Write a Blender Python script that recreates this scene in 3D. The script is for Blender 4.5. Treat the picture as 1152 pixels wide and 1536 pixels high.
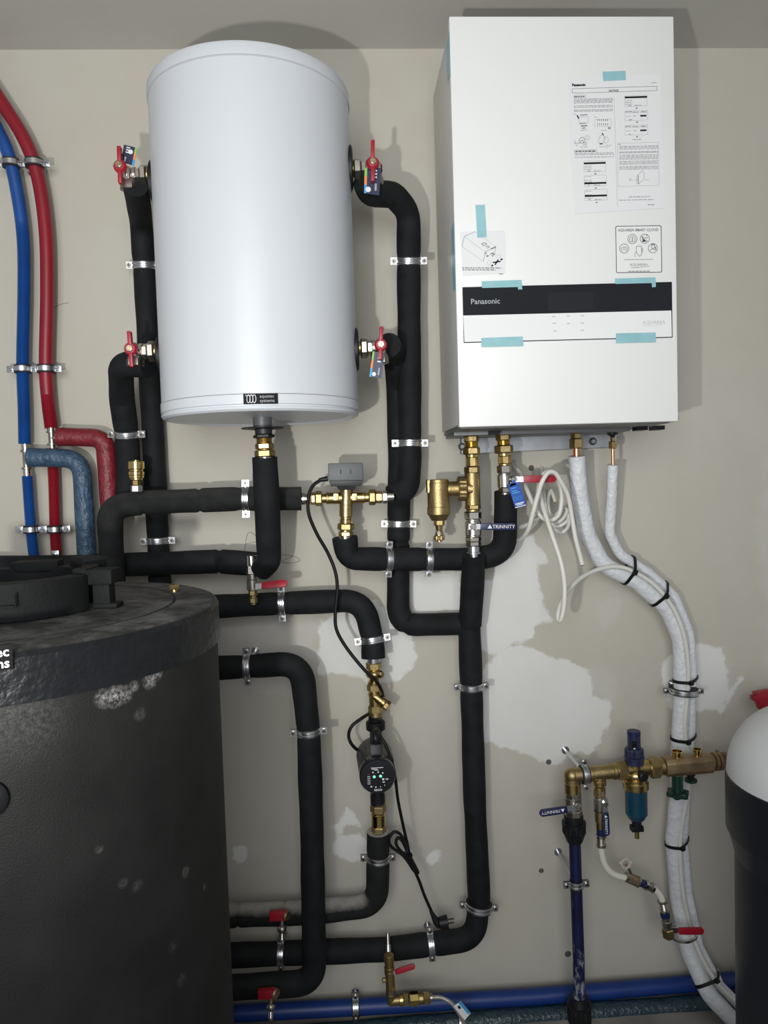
import bpy, bmesh, math, random
import numpy as np
from mathutils import Vector, Matrix
random.seed(7)
S = bpy.context.scene
COL = S.collection
for o in list(bpy.data.objects): bpy.data.objects.remove(o)
PI = math.pi

# ------------------------------------------------------------------ camera
EYE = Vector((0, -2.0, 1.47)); F = 1109.0
YAW, PITCH, ROLL = .0490, .0480, -.0306
_fw = Vector((math.sin(YAW)*math.cos(PITCH), math.cos(YAW)*math.cos(PITCH), -math.sin(PITCH)))
_r = Vector((math.cos(YAW), -math.sin(YAW), 0)); _u = _r.cross(_fw)
RIGHT = math.cos(ROLL)*_r + math.sin(ROLL)*_u
UP = -math.sin(ROLL)*_r + math.cos(ROLL)*_u
cam = bpy.data.cameras.new('camera'); co = bpy.data.objects.new('camera', cam); COL.objects.link(co)
cam.sensor_fit = 'VERTICAL'; cam.sensor_height = 36.0; cam.lens = 36*F/1536; cam.clip_start = .02
co.matrix_world = Matrix(((RIGHT.x, UP.x, -_fw.x, EYE.x), (RIGHT.y, UP.y, -_fw.y, EYE.y), (RIGHT.z, UP.z, -_fw.z, EYE.z), (0, 0, 0, 1)))
S.camera = co
# ------------------------------------------------------------------ world, light, exposure
W = bpy.data.worlds.new('world'); S.world = W; W.use_nodes = True
W.node_tree.nodes['Background'].inputs[0].default_value = (.93, .95, 1.0, 1)
W.node_tree.nodes['Background'].inputs[1].default_value = .36
lamp = bpy.data.lights.new('hand_torch', 'SPOT'); lo = bpy.data.objects.new('hand_torch', lamp); COL.objects.link(lo)
lamp.energy = 72; lamp.color = (1, .985, .95); lamp.shadow_soft_size = .022; lamp.spot_size = math.radians(98); lamp.spot_blend = 1.0
lo.location = (-.34, -2.02, 1.27)
lo.rotation_euler = (Vector((-.10, 0, 2.0)) - lo.location).to_track_quat('-Z', 'Y').to_euler()
fill = bpy.data.lights.new('fill_light', 'AREA'); fill_obj = bpy.data.objects.new('fill_light', fill); COL.objects.link(fill_obj)  # soft fill light added behind the camera to lift the torch shadows
fill.shape = 'RECTANGLE'; fill.size = 1.5; fill.size_y = 1.3; fill.energy = 60; fill.color = (.95, .98, 1.0)
fill_obj.location = (-.3, -3.5, 1.95); fill_obj.rotation_euler = (Vector((-.1, 0, 1.5)) - fill_obj.location).to_track_quat('-Z', 'Y').to_euler()
S.view_settings.view_transform = 'Standard'; S.view_settings.look = 'None'
S.view_settings.exposure = -.14; S.view_settings.gamma = 1.0; S.view_settings.use_curve_mapping = False

# ------------------------------------------------------------------ helpers
def V(*a): return Vector(a)
def ray(px, py): return RIGHT*((px-576)/F) + UP*((768-py)/F) + _fw
def at(px, py, d=0.0):
    """world point at distance d in front of the back wall (y = -d)"""
    v = ray(px, py); return EYE + v*((-d-EYE.y)/v.y)
def ppm(d): return (2.0-d)/F                     # metres per pixel at distance d from the wall
def pts3(L): return [at(*p) for p in L]
def frame(o, x, z):
    x = x.normalized(); z = (z - x*z.dot(x)).normalized(); y = z.cross(x)
    return Matrix(((x.x, y.x, z.x, o.x), (x.y, y.y, z.y, o.y), (x.z, y.z, z.z, o.z), (0, 0, 0, 1)))
TOW = V(0, -1, 0)                                # towards the viewer, out of the wall

def catmull(P, n=10):
    P = [Vector(p) for p in P]
    if len(P) < 3: return P
    Q = [P[0]*2-P[1]] + P + [P[-1]*2-P[-2]]; out = []
    for i in range(1, len(Q)-2):
        a, b, c, d = Q[i-1], Q[i], Q[i+1], Q[i+2]
        for k in range(n):
            t = k/n
            out.append(.5*((2*b)+(c-a)*t+(2*a-5*b+4*c-d)*t*t+(3*b-a-3*c+d)*t**3))
    out.append(P[-1]); return out
def rounded(P, r, n=8):
    P = [Vector(p) for p in P]; out = [P[0]]
    for i in range(1, len(P)-1):
        a, b, c = P[i-1], P[i], P[i+1]; u = a-b; w = c-b
        ang = u.angle(w)
        rr = r[i] if isinstance(r, (list, tuple)) else r
        tl = min(rr/max(math.tan(ang/2), .05), u.length*.48, w.length*.48)
        if PI-ang < .12: out.append(b); continue
        p0 = b+u.normalized()*tl; p1 = b+w.normalized()*tl
        for k in range(n+1):
            t = k/n; out.append(p0*(1-t)**2 + b*2*t*(1-t)*.92 + (p0+p1)*.5*2*t*(1-t)*.08 + p1*t*t)
    out.append(P[-1]); return out
def resample(P, step):
    out = [P[0].copy()]; acc = 0.0
    L = sum((P[i+1]-P[i]).length for i in range(len(P)-1)); n = max(2, int(L/step)); st = L/n; nxt = st
    for i in range(len(P)-1):
        seg = (P[i+1]-P[i]).length
        while nxt <= acc+seg+1e-9 and seg > 0 and len(out) < n:
            out.append(P[i].lerp(P[i+1], (nxt-acc)/seg)); nxt += st
        acc += seg
    out.append(P[-1].copy()); return out

class MB:
    def __init__(s, M=None): s.v = []; s.f = []; s.M = M
    def add(s, vs, fs):
        b = len(s.v)
        s.v += [tuple(s.M @ Vector(v)) if s.M else tuple(v) for v in vs]
        s.f += [tuple(b+i for i in f) for f in fs]; return s
    def tube(s, P, r, seg=16, cap=True, up=None):
        n = len(P); rr = r if isinstance(r, (list, tuple)) else [r]*n
        T = [(P[min(i+1, n-1)]-P[max(i-1, 0)]).normalized() for i in range(n)]
        nrm = up or T[0].orthogonal(); nrm = (nrm-T[0]*nrm.dot(T[0])).normalized(); vs = []; fs = []
        for i in range(n):
            nrm = (nrm-T[i]*nrm.dot(T[i])); nrm.normalize(); bn = T[i].cross(nrm)
            for k in range(seg):
                a = 2*PI*k/seg; vs.append(P[i]+(nrm*math.cos(a)+bn*math.sin(a))*rr[i])
        for i in range(n-1):
            for k in range(seg):
                k2 = (k+1) % seg; fs.append((i*seg+k, i*seg+k2, (i+1)*seg+k2, (i+1)*seg+k))
        if cap: fs.append(tuple(range(seg))[::-1]); fs.append(tuple((n-1)*seg+k for k in range(seg)))
        return s.add(vs, fs)
    def lathe(s, o, ax, prof, seg=24, up=None, a0=0.0, cap=True):
        """prof: list of (t along axis, radius)"""
        o = Vector(o); ax = Vector(ax).normalized(); n = Vector(up) if up else ax.orthogonal()
        n = (n-ax*n.dot(ax)).normalized(); b = ax.cross(n); vs = []; fs = []
        for t, r in prof:
            for k in range(seg):
                a = a0+2*PI*k/seg; vs.append(o+ax*t+(n*math.cos(a)+b*math.sin(a))*max(r, 1e-5))
        m = len(prof)
        for i in range(m-1):
            for k in range(seg):
                k2 = (k+1) % seg; fs.append((i*seg+k, i*seg+k2, (i+1)*seg+k2, (i+1)*seg+k))
        if cap: fs.append(tuple(range(seg))[::-1]); fs.append(tuple((m-1)*seg+k for k in range(seg)))
        return s.add(vs, fs)
    def box(s, c, x, y, z):
        """centre and three half-axis vectors"""
        c = Vector(c); x = Vector(x); y = Vector(y); z = Vector(z)
        vs = [c+x*i+y*j+z*k for i in (-1, 1) for j in (-1, 1) for k in (-1, 1)]
        return s.add(vs, [(0, 1, 3, 2), (4, 6, 7, 5), (0, 4, 5, 1), (2, 3, 7, 6), (0, 2, 6, 4), (1, 5, 7, 3)])
    def prism(s, poly, th):
        """poly: list of 3D points, th: thickness vector"""
        poly = [Vector(p) for p in poly]; th = Vector(th); n = len(poly)
        vs = poly+[p+th for p in poly]
        return s.add(vs, [tuple(range(n))[::-1], tuple(range(n, 2*n))]+[(i, (i+1) % n, n+(i+1) % n, n+i) for i in range(n)])
    def sphere(s, c, r, seg=16, ring=10, sc=(1, 1, 1)):
        c = Vector(c); vs = []; fs = []
        for i in range(ring+1):
            th = PI*i/ring
            for k in range(seg):
                a = 2*PI*k/seg
                vs.append(c+V(r*sc[0]*max(math.sin(th), 1e-4)*math.cos(a), r*sc[1]*max(math.sin(th), 1e-4)*math.sin(a), r*sc[2]*math.cos(th)))
        for i in range(ring):
            for k in range(seg):
                k2 = (k+1) % seg; fs.append((i*seg+k, (i+1)*seg+k, (i+1)*seg+k2, i*seg+k2))
        return s.add(vs, fs)
    def build(s, name, mat, parent=None, sharp=32, bevel=0, label=None):
        me = bpy.data.meshes.new(name); me.from_pydata(s.v, [], s.f)
        bm = bmesh.new(); bm.from_mesh(me); bmesh.ops.recalc_face_normals(bm, faces=bm.faces)
        if bevel:
            ed = [e for e in bm.edges if len(e.link_faces) == 2 and e.calc_face_angle(0) > .6]
            bmesh.ops.bevel(bm, geom=ed, offset=bevel, segments=2, profile=.6, affect='EDGES', clamp_overlap=True)
        bm.to_mesh(me); bm.free()
        me.polygons.foreach_set('use_smooth', [True]*len(me.polygons)); me.set_sharp_from_angle(angle=math.radians(sharp))
        me.materials.append(MATS[mat]); o = bpy.data.objects.new(name, me); COL.objects.link(o)
        if parent: adopt(o, parent)
        if label: o['label'] = label
        return o
def adopt(o, parent):
    o.parent = parent
    o.matrix_parent_inverse = Matrix.Translation(-Vector(parent.location)) if parent.type == 'EMPTY' else Matrix.Identity(4)
def tag(o, label, cat, group=None):
    o['label'] = label; o['category'] = cat
    if group: o['group'] = group
    return o
def thing(name, label, cat, loc, group=None):
    o = bpy.data.objects.new(name, None); COL.objects.link(o); o.location = loc; o.empty_display_size = .02
    return tag(o, label, cat, group)
def struct(o): o['kind'] = 'structure'; return o
def text(s, M, size, mat, parent, name='lettering', align='LEFT', bold=0.0, ext=.0002, sx=1.0):
    c = bpy.data.curves.new('t', 'FONT'); c.body = s; c.size = size; c.align_x = align; c.extrude = ext; c.offset = bold; c.resolution_u = 2
    o = bpy.data.objects.new('t', c); COL.objects.link(o); dg = bpy.context.evaluated_depsgraph_get()
    me = bpy.data.meshes.new_from_object(o.evaluated_get(dg)); bpy.data.objects.remove(o)
    me.transform(M @ Matrix.Diagonal((sx, 1, 1, 1))); me.materials.clear(); me.materials.append(MATS[mat]); me.name = name
    ob = bpy.data.objects.new(name, me); COL.objects.link(ob)
    if parent: adopt(ob, parent)
    return ob

# ------------------------------------------------------------------ materials
MATS = {}
def mat(name, col, rough=.5, metal=0.0, var=0.0, vscale=12, bump=0.0, bscale=200, dust=0.0, dcol=(.35, .33, .30), spec=.5, alpha=None, coat=0, stretch=None, bdist=.003):
    m = bpy.data.materials.new(name); m.use_nodes = True; N = m.node_tree.nodes; Lk = m.node_tree.links
    b = N['Principled BSDF']; b.inputs['Roughness'].default_value = rough; b.inputs['Metallic'].default_value = metal
    b.inputs['Specular IOR Level'].default_value = spec; b.inputs['Coat Weight'].default_value = coat
    tc = N.new('ShaderNodeTexCoord'); src = tc.outputs['Object']
    if stretch:
        mp = N.new('ShaderNodeMapping'); mp.inputs['Scale'].default_value = stretch; Lk.new(src, mp.inputs[0]); src = mp.outputs[0]
    nz = N.new('ShaderNodeTexNoise'); nz.inputs['Scale'].default_value = vscale; nz.inputs['Detail'].default_value = 6
    Lk.new(src, nz.inputs['Vector'])
    rp = N.new('ShaderNodeMapRange'); Lk.new(nz.outputs[0], rp.inputs[0])
    rp.inputs[1].default_value = .3; rp.inputs[2].default_value = .7; rp.inputs[3].default_value = 1-var; rp.inputs[4].default_value = 1+var
    mx = N.new('ShaderNodeMix'); mx.data_type = 'RGBA'; mx.blend_type = 'MULTIPLY'; mx.inputs[0].default_value = 1
    mx.inputs[6].default_value = (*col, 1); Lk.new(rp.outputs[0], mx.inputs[7]); out = mx.outputs[2]
    if dust:                                      # dust that has settled on faces pointing up, broken up by noise
        ge = N.new('ShaderNodeNewGeometry'); sx = N.new('ShaderNodeSeparateXYZ'); Lk.new(ge.outputs['Normal'], sx.inputs[0])
        n2 = N.new('ShaderNodeTexNoise'); n2.inputs['Scale'].default_value = 14; n2.inputs['Detail'].default_value = 10; n2.inputs['Roughness'].default_value = .7
        Lk.new(tc.outputs['Object'], n2.inputs['Vector'])
        a = N.new('ShaderNodeMath'); a.operation = 'ADD'; Lk.new(sx.outputs[2], a.inputs[0]); Lk.new(n2.outputs[0], a.inputs[1])
        r2 = N.new('ShaderNodeMapRange'); Lk.new(a.outputs[0], r2.inputs[0]); r2.inputs[1].default_value = .75; r2.inputs[2].default_value = 1.5
        r2.inputs[3].default_value = 0; r2.inputs[4].default_value = dust
        m2 = N.new('ShaderNodeMix'); m2.data_type = 'RGBA'; Lk.new(r2.outputs[0], m2.inputs[0]); Lk.new(out, m2.inputs[6]); m2.inputs[7].default_value = (*dcol, 1); out = m2.outputs[2]
    Lk.new(out, b.inputs['Base Color'])
    if bump:
        n3 = N.new('ShaderNodeTexNoise'); n3.inputs['Scale'].default_value = bscale; n3.inputs['Detail'].default_value = 3; Lk.new(src, n3.inputs['Vector'])
        bp = N.new('ShaderNodeBump'); bp.inputs['Strength'].default_value = bump; bp.inputs['Distance'].default_value = bdist
        Lk.new(n3.outputs[0], bp.inputs['Height']); Lk.new(bp.outputs[0], b.inputs['Normal'])
    if alpha is not None: b.inputs['Alpha'].default_value = alpha
    MATS[name] = m; return m
mat('enamel', (.575, .60, .635), .36, var=.012, vscale=6)
mat('enamel_seam', (.52, .53, .55), .4)
mat('shell_white', (.78, .785, .77), .38, var=.008, vscale=5)
mat('shell_grey', (.62, .61, .585), .42)
mat('galvanised', (.55, .57, .60), .38, metal=.85, var=.1, vscale=30)
mat('sheet_dark', (.16, .165, .17), .5, metal=.4, var=.15)
mat('foam', (.0085, .0095, .0105), .75, var=.35, vscale=25, bump=.35, bscale=55, dust=.03, dcol=(.2, .2, .2), spec=.22)
mat('foam_dusty', (.014, .0145, .015), .8, var=.35, vscale=25, bump=.35, bscale=55, dust=.15, dcol=(.20, .19, .175), spec=.22)
mat('foam_very_dusty', (.012, .0125, .013), .85, var=.35, vscale=25, bump=.35, bscale=55, dust=1.0, dcol=(.34, .32, .29), spec=.25)
mat('foam_white', (.66, .68, .70), .45, var=.05, vscale=40, bump=.9, bscale=75, bdist=.005)
mat('foam_blue', (.036, .075, .125), .42, var=.25, vscale=60, bump=1.0, bscale=90, bdist=.005)
mat('foam_red', (.17, .010, .018), .48, var=.2, vscale=60, bump=.9, bscale=80, bdist=.004)
mat('foam_teal', (.020, .042, .055), .32, var=.3, vscale=60, bump=.9, bscale=90, bdist=.005)
mat('pipe_blue', (.005, .062, .26), .42, var=.12, vscale=20)
mat('pipe_blue_dark', (.004, .0065, .045), .5, var=.4, vscale=30, bump=.2, dust=.0)
mat('pipe_blue_floor', (.004, .030, .17), .45, var=.12, vscale=20)
mat('pipe_red', (.24, .006, .016), .4, var=.1, vscale=20)
mat('brass', (.52, .39, .17), .30, metal=1, var=.2, vscale=40, bump=.12, bscale=300)
mat('brass_shiny', (.70, .52, .20), .16, metal=1, var=.1, vscale=40)
mat('bronze', (.40, .30, .14), .42, metal=1, var=.2, vscale=30, bump=.25, bscale=350)
mat('bronze_dull', (.36, .26, .15), .5, metal=.9, var=.25, vscale=30, bump=.25, bscale=250)
mat('nickel', (.66, .63, .57), .2, metal=1, var=.12, vscale=60)
mat('nickel_dull', (.42, .39, .34), .36, metal=1, var=.2, vscale=50)
mat('zinc', (.62, .63, .65), .30, metal=1, var=.05, vscale=20)
mat('zinc_dark', (.06, .06, .065), .5, metal=.8)
mat('copper', (.75, .34, .18), .25, metal=1)
mat('black_plastic', (.008, .0085, .0095), .45, var=.15, spec=.3)
mat('rubber', (.012, .012, .012), .7)
mat('pump_grey', (.06, .06, .063), .45, metal=.5, var=.25, vscale=40)
mat('actuator_grey', (.085, .092, .098), .5, var=.06)
mat('actuator_dark', (.03, .032, .035), .5)
mat('red_plastic', (.34, .008, .022), .38, var=.08)
mat('blue_plastic', (.008, .015, .068), .4, var=.08)
mat('navy_card', (.016, .022, .06), .4)
mat('blue_card', (.012, .09, .42), .4)
mat('white_card', (.72, .73, .74), .5)
mat('lightblue_card', (.05, .32, .62), .45)
mat('orange_card', (.75, .25, .06), .5); mat('green_card', (.25, .5, .08), .5)
mat('paper', (.74, .745, .75), .7)
mat('ink', (.009, .009, .010), .6, spec=.15); mat('ink_grey', (.22, .22, .23), .6); mat('ink_pale', (.48, .49, .49), .6)
mat('white_print', (.8, .8, .8), .5); mat('grey_print', (.30, .31, .32), .4)
mat('display_black', (.014, .016, .019), .14, spec=.35)
mat('display_inner', (.019, .021, .025), .14, spec=.35)
mat('display_white', (.80, .805, .80), .10)
mat('tape', (.33, .60, .65), .32, var=.07, vscale=35, alpha=.80)
mat('cable_white', (.66, .65, .60), .42, var=.04)
mat('cable_black', (.006, .006, .0065), .5, spec=.25)
mat('tank_jacket', (.011, .0113, .0105), .6, var=.35, vscale=9, bump=.25, bscale=420, spec=.3)
mat('tank_band', (.007, .008, .0095), .36, var=.25, vscale=16, bump=.7, bscale=70, spec=.3)
mat('tank_top', (.018, .0178, .017), .75, var=.5, vscale=22, bump=.4, bscale=90, dust=.85, dcol=(.13, .127, .12))
mat('coupling_black', (.007, .0075, .008), .7, var=.3, bump=.3, bscale=160, dust=.10, dcol=(.09, .09, .09), spec=.15)
mat('dome_white', (.66, .67, .665), .5)
mat('tank_navy', (.010, .012, .018), .4)
mat('bowl_blue', (.008, .05, .085), .2, var=.1)
mat('wheel_green', (.006, .034, .022), .35)
mat('hose_white', (.66, .64, .55), .45)
mat('braid', (.40, .38, .34), .4, metal=.6, var=.2, vscale=200)
mat('led_green', (.25, .8, .6), .3)
MATS['led_green'].node_tree.nodes['Principled BSDF'].inputs['Emission Color'].default_value = (.3, 1, .7, 1)
MATS['led_green'].node_tree.nodes['Principled BSDF'].inputs['Emission Strength'].default_value = .5
mat('plaster_white', (.62, .61, .58), .9, bump=.3)
mat('hole_dark', (.10, .09, .08), .9)
mat('pencil', (.16, .15, .14), .8)
mat('ceiling_paint', (.55, .535, .495), .9, var=.05, vscale=2, bump=.15, bscale=60)
mat('floor_concrete', (.20, .19, .175), .85, var=.4, vscale=5, bump=.4, bscale=40)
mat('butterfly_pale', (.55, .45, .40), .5)

# ------------------------------------------------------------------ wall, ceiling, floor
CEIL = EYE.z+1.1247
X0, X1 = -2.2, 2.4
def sdf(poly, X, Z):
    P = np.array(poly); n = len(P); d = np.full(X.shape, 1e9); s = np.ones(X.shape)
    j = n-1
    for i in range(n):
        e = P[j]-P[i]; wx = X-P[i][0]; wz = Z-P[i][1]
        t = np.clip((wx*e[0]+wz*e[1])/(e@e), 0, 1)
        d = np.minimum(d, (wx-e[0]*t)**2+(wz-e[1]*t)**2)
        c1 = Z >= P[i][1]; c2 = Z < P[j][1]; c3 = e[0]*wz > e[1]*wx
        flip = (c1 & c2 & c3) | (~c1 & ~c2 & ~c3); s = np.where(flip, -s, s); j = i
    return s*np.sqrt(d)
PATCH_WHITE = [
 [(735,870),(765,825),(792,795),(824,840),(809,850),(808,882),(827,931),(803,940),(800,956),(767,966),(752,985),(722,975),(704,930),(700,880)],
 [(728,1000),(762,968),(800,972),(822,985),(850,990),(885,1003),(888,1040),(914,1056),(915,1085),(898,1112),(890,1128),(858,1133),(832,1148),(800,1136),(765,1124),(722,1112),(715,1040)],
 [(990,1005),(1005,985),(1050,967),(1082,972),(1090,1010),(1095,1040),(1080,1062),(1055,1066),(1010,1072),(998,1040)],
 [(500,1240),(520,1215),(532,1222),(540,1240),(520,1238),(512,1252)],
 [(500,1280),(506,1252),(540,1250),(556,1268),(556,1292),(520,1292)],
 [(638,1285),(650,1276),(660,1278),(661,1292),(648,1296)],
 [(350,1270),(368,1266),(374,1280),(362,1296),(352,1286)],
 [(614,860),(690,858),(692,916),(620,918)],
 [(476,1012),(480,930),(560,900),(620,945),(626,985),(600,1020),(560,1030),(520,1010)],
 [(1076,1065),(1112,1012),(1116,1016),(1080,1072)],
]
PATCH_GREY = [
 [(890,912),(930,893),(936,900),(928,928),(905,940),(890,925)],
 [(330,930),(450,915),(480,940),(470,1010),(440,1050),(330,1040)],
 [(1135,800),(1152,700),(1200,640),(1220,1000),(1150,1010),(1142,900)],
 [(886,1010),(918,1020),(918,1056),(890,1045)],
 [(1050,967),(1090,965),(1098,1000),(1110,1040),(1085,1066),(1070,1010)],
]
def w2(P): return [((q := at(x, y, 0)).x, q.z) for x, y in P]
nx, nz = 250, 262
gx = np.concatenate([[X0], np.linspace(-1.05, 1.3, nx), [X1]]); gz = np.linspace(0, CEIL, nz)
GX, GZ = np.meshgrid(gx, gz)
dw = np.minimum.reduce([sdf(w2(p), GX, GZ) for p in PATCH_WHITE]); dg_ = np.minimum.reduce([sdf(w2(p), GX, GZ) for p in PATCH_GREY])
m, n = GX.shape
vs = np.stack([GX.ravel(), np.zeros(m*n), GZ.ravel()], 1)
idx = np.arange(m*n).reshape(m, n)
fs = np.stack([idx[:-1, :-1], idx[:-1, 1:], idx[1:, 1:], idx[1:, :-1]], -1).reshape(-1, 4)
me = bpy.data.meshes.new('wall_back'); me.from_pydata(vs.tolist(), [], fs.tolist())
for nm, dd in (('white_fill', dw), ('grey_fill', dg_)):
    a = me.attributes.new(nm, 'FLOAT', 'POINT'); a.data.foreach_set('value', np.clip(dd, -.5, .5).ravel().astype(np.float32))
wall = struct(bpy.data.objects.new('wall_back', me)); COL.objects.link(wall)
wm = bpy.data.materials.new('wall_plaster'); wm.use_nodes = True; N = wm.node_tree.nodes; Lk = wm.node_tree.links; B = N['Principled BSDF']
B.inputs['Roughness'].default_value = .88
tc = N.new('ShaderNodeTexCoord')
def noise(sc, det=5, rough=.55):
    q = N.new('ShaderNodeTexNoise'); q.inputs['Scale'].default_value = sc; q.inputs['Detail'].default_value = det; q.inputs['Roughness'].default_value = rough
    Lk.new(tc.outputs['Object'], q.inputs['Vector']); return q.outputs[0]
def mrange(v, a, b, c, d):
    q = N.new('ShaderNodeMapRange'); Lk.new(v, q.inputs[0])
    for i, x in enumerate((a, b, c, d)): q.inputs[i+1].default_value = x
    return q.outputs[0]
def madd(a, b, op='ADD'):
    q = N.new('ShaderNodeMath'); q.operation = op
    for i, x in enumerate((a, b)):
        if isinstance(x, float): q.inputs[i].default_value = x
        else: Lk.new(x, q.inputs[i])
    return q.outputs[0]
def mixc(f, a, b):
    q = N.new('ShaderNodeMix'); q.data_type = 'RGBA'; Lk.new(f, q.inputs[0])
    for i, x in ((6, a), (7, b)):
        if isinstance(x, tuple): q.inputs[i].default_value = (*x, 1)
        else: Lk.new(x, q.inputs[i])
    return q.outputs[2]
def attr(n):
    q = N.new('ShaderNodeAttribute'); q.attribute_name = n; return q.outputs['Fac']
base = mixc(mrange(noise(1.6, 4), .35, .65, 0, 1), (.495, .467, .395), (.51, .488, .43))
base = mixc(mrange(noise(9, 6), .45, .7, 0, .35), base, (.46, .433, .365))
jag = mrange(noise(22, 8, .65), .3, .7, -.02, .02); jag2 = mrange(noise(5, 4, .6), .3, .7, -.02, .02)
mg = mrange(madd(madd(attr('grey_fill'), jag), jag2), -.016, .016, .75, 0)
c1 = mixc(mg, base, (.54, .522, .475))
mw = mrange(madd(attr('white_fill'), madd(jag, .55, 'MULTIPLY')), -.004, .004, 1, 0)
mwv = madd(mw, mrange(noise(7, 6), .3, .65, .82, 1), 'MULTIPLY')
c2 = mixc(mwv, c1, (.72, .715, .69))
Lk.new(c2, B.inputs['Base Color'])
bp = N.new('ShaderNodeBump'); bp.inputs['Strength'].default_value = .25; bp.inputs['Distance'].default_value = .003
Lk.new(madd(madd(noise(30, 8), noise(4, 5)), madd(mw, .3, 'MULTIPLY')), bp.inputs['Height']); Lk.new(bp.outputs[0], B.inputs['Normal'])
me.materials.append(wm); MATS['wall'] = wm
struct(MB().box((.1, -1.5, CEIL+.05), (2.3, 0, 0), (0, 1.6, 0), (0, 0, .05)).build('ceiling', 'ceiling_paint'))
struct(MB().box((.1, -1.5, -.05), (2.3, 0, 0), (0, 1.6, 0), (0, 0, .05)).build('floor', 'floor_concrete'))
# drill holes and pencil marks
for x, y, r in ((812, 1306, 3.2), (852, 1431, 4), (823, 1143, 3.4), (1127, 1114, 1.6), (797, 702, 3.5)):
    p = at(x, y, 0); r *= ppm(0)
    q = MB().lathe(p, TOW, [(.0, r*1.25), (.0012, r*1.1), (.0012, r*.85), (.0003, r*.8), (.0003, 0)], 14, cap=False).build('drill_hole', 'hole_dark', wall)
for L in ([(60,500,0),(64,482,0),(74,466,0),(90,457,0),(103,454,0)], [(366,829,0),(372,800,0),(384,804,0),(384,812,0),(369,816,0)], [(421,832,0),(440,834,0),(450,840,0),(440,844,0),(422,843,0),(440,834,0)], [(466,742,0),(520,760,0)]):
    MB().tube(catmull(pts3(L), 8), .0007, 5).build('pencil_mark', 'pencil', wall)

# ------------------------------------------------------------------ generic plumbing builders
PATHS = {}
def nearest(P, px, py):
    best = None
    for i, p in enumerate(P):
        d = p-EYE; z = d.dot(_fw); x = 576+F*d.dot(RIGHT)/z; y = 768-F*d.dot(UP)/z
        k = (x-px)**2+(y-py)**2
        if best is None or k < best[0]: best = (k, i)
    i = best[1]; n = len(P)
    return P[i], (P[min(i+2, n-1)]-P[max(i-2, 0)]).normalized(), i
def insulated(name, label, pts, r, bend=.05, mat_='foam', pinch=(), joints=(), lump=.02, cat='pipe', key=None, group=None, step=.008, fat=()):
    P = resample(rounded(pts3(pts), bend), step); n = len(P)
    ph = random.random()*20; rr = []
    pi = [nearest(P, *q)[2] for q in pinch]; ji = [nearest(P, *q)[2] for q in joints]; fi = [(nearest(P, q[0], q[1])[2], q[2]) for q in fat]
    for i in range(n):
        s = i*step
        k = 1+lump*(math.sin(s*23+ph)+.6*math.sin(s*51+ph*2))
        for j in pi: k *= 1-.11*math.exp(-((i-j)*step/.014)**2)
        for j in ji: k *= 1-.13*math.exp(-((i-j)*step/.004)**2)
        for j, a in fi: k *= 1+a*math.exp(-((i-j)*step/.03)**2)
        rr.append(r*k)
    o = MB().tube(P, rr, 22).build(name, mat_, None, 50); tag(o, label, cat, group)
    PATHS[key or name] = (P, r); return o
def clamp(label, key=None, px=None, py=None, r=None, c=None, axis=None, width=.017, ears=True, tilt=0, stud=True, group=None, rs=.93):
    if key:
        P, r0 = PATHS[key]; c, axis, _ = nearest(P, px, py); r = r or r0*rs
    e = axis.cross(TOW).normalized()
    if tilt: e = (Matrix.Rotation(math.radians(tilt), 3, axis) @ e)
    n = e.cross(axis).normalized()
    if n.dot(TOW) < 0: n = -n
    t = thing('pipe_clamp', label, 'clamp', c, group)
    w = width; prof = [(-.5*w, .0015), (-.42*w, .0032), (-.2*w, .0034), (-.1*w, .0018), (.1*w, .0018), (.2*w, .0034), (.42*w, .0032), (.5*w, .0015)]
    for s in (1, -1):
        vs = []; fs = []; K = 14; L = len(prof)*2
        for k in range(K+1):
            a = math.radians(7+166*k/K); d = e*math.cos(a)+n*(s*math.sin(a))
            ring = [c+axis*x+d*(r+h) for x, h in prof]+[c+axis*x+d*(r-.0005) for x, h in prof[::-1]]
            vs += ring
        for k in range(K):
            for j in range(L): fs.append((k*L+j, k*L+(j+1) % L, (k+1)*L+(j+1) % L, (k+1)*L+j))
        fs += [tuple(range(L)), tuple(K*L+j for j in range(L))[::-1]]
        mb = MB(); mb.add(vs, fs)
        for sg in (1, -1):
            mb.box(c+e*sg*(r+.0095)+n*s*.0032, e*.0085, axis*(w*.5), n*.0013)
        mb.build('band', 'zinc', t, 30)
    MB().lathe(c-axis*(w*.62), axis, [(0, r-.001), (0, r+.0012), (w*1.24, r+.0012), (w*1.24, r-.001)], 26).build('rubber_lining', 'rubber', t)
    for sg in (1, -1):
        p = c+e*sg*(r+.0105)
        sc = MB().lathe(p-n*.010, n, [(0, .0028), (.0145, .0028), (.0145, .0056), (.0180, .0056), (.0188, .0046)], 12).build('screw', 'nickel_dull', t)
        MB().box(p+n*.0089, e*.0038, axis*.0011, n*.0003).box(p+n*.0089, e*.0011, axis*.0038, n*.0003).build('slot', 'zinc_dark', sc)
    if stud and -c.y > r+.008:
        L = -c.y-r
        MB().lathe(V(c.x, -.0005, c.z), TOW, [(0, .011), (.003, .011), (.003, .0045), (L, .0045)], 12).build('stud', 'zinc', t)
    return t
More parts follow.
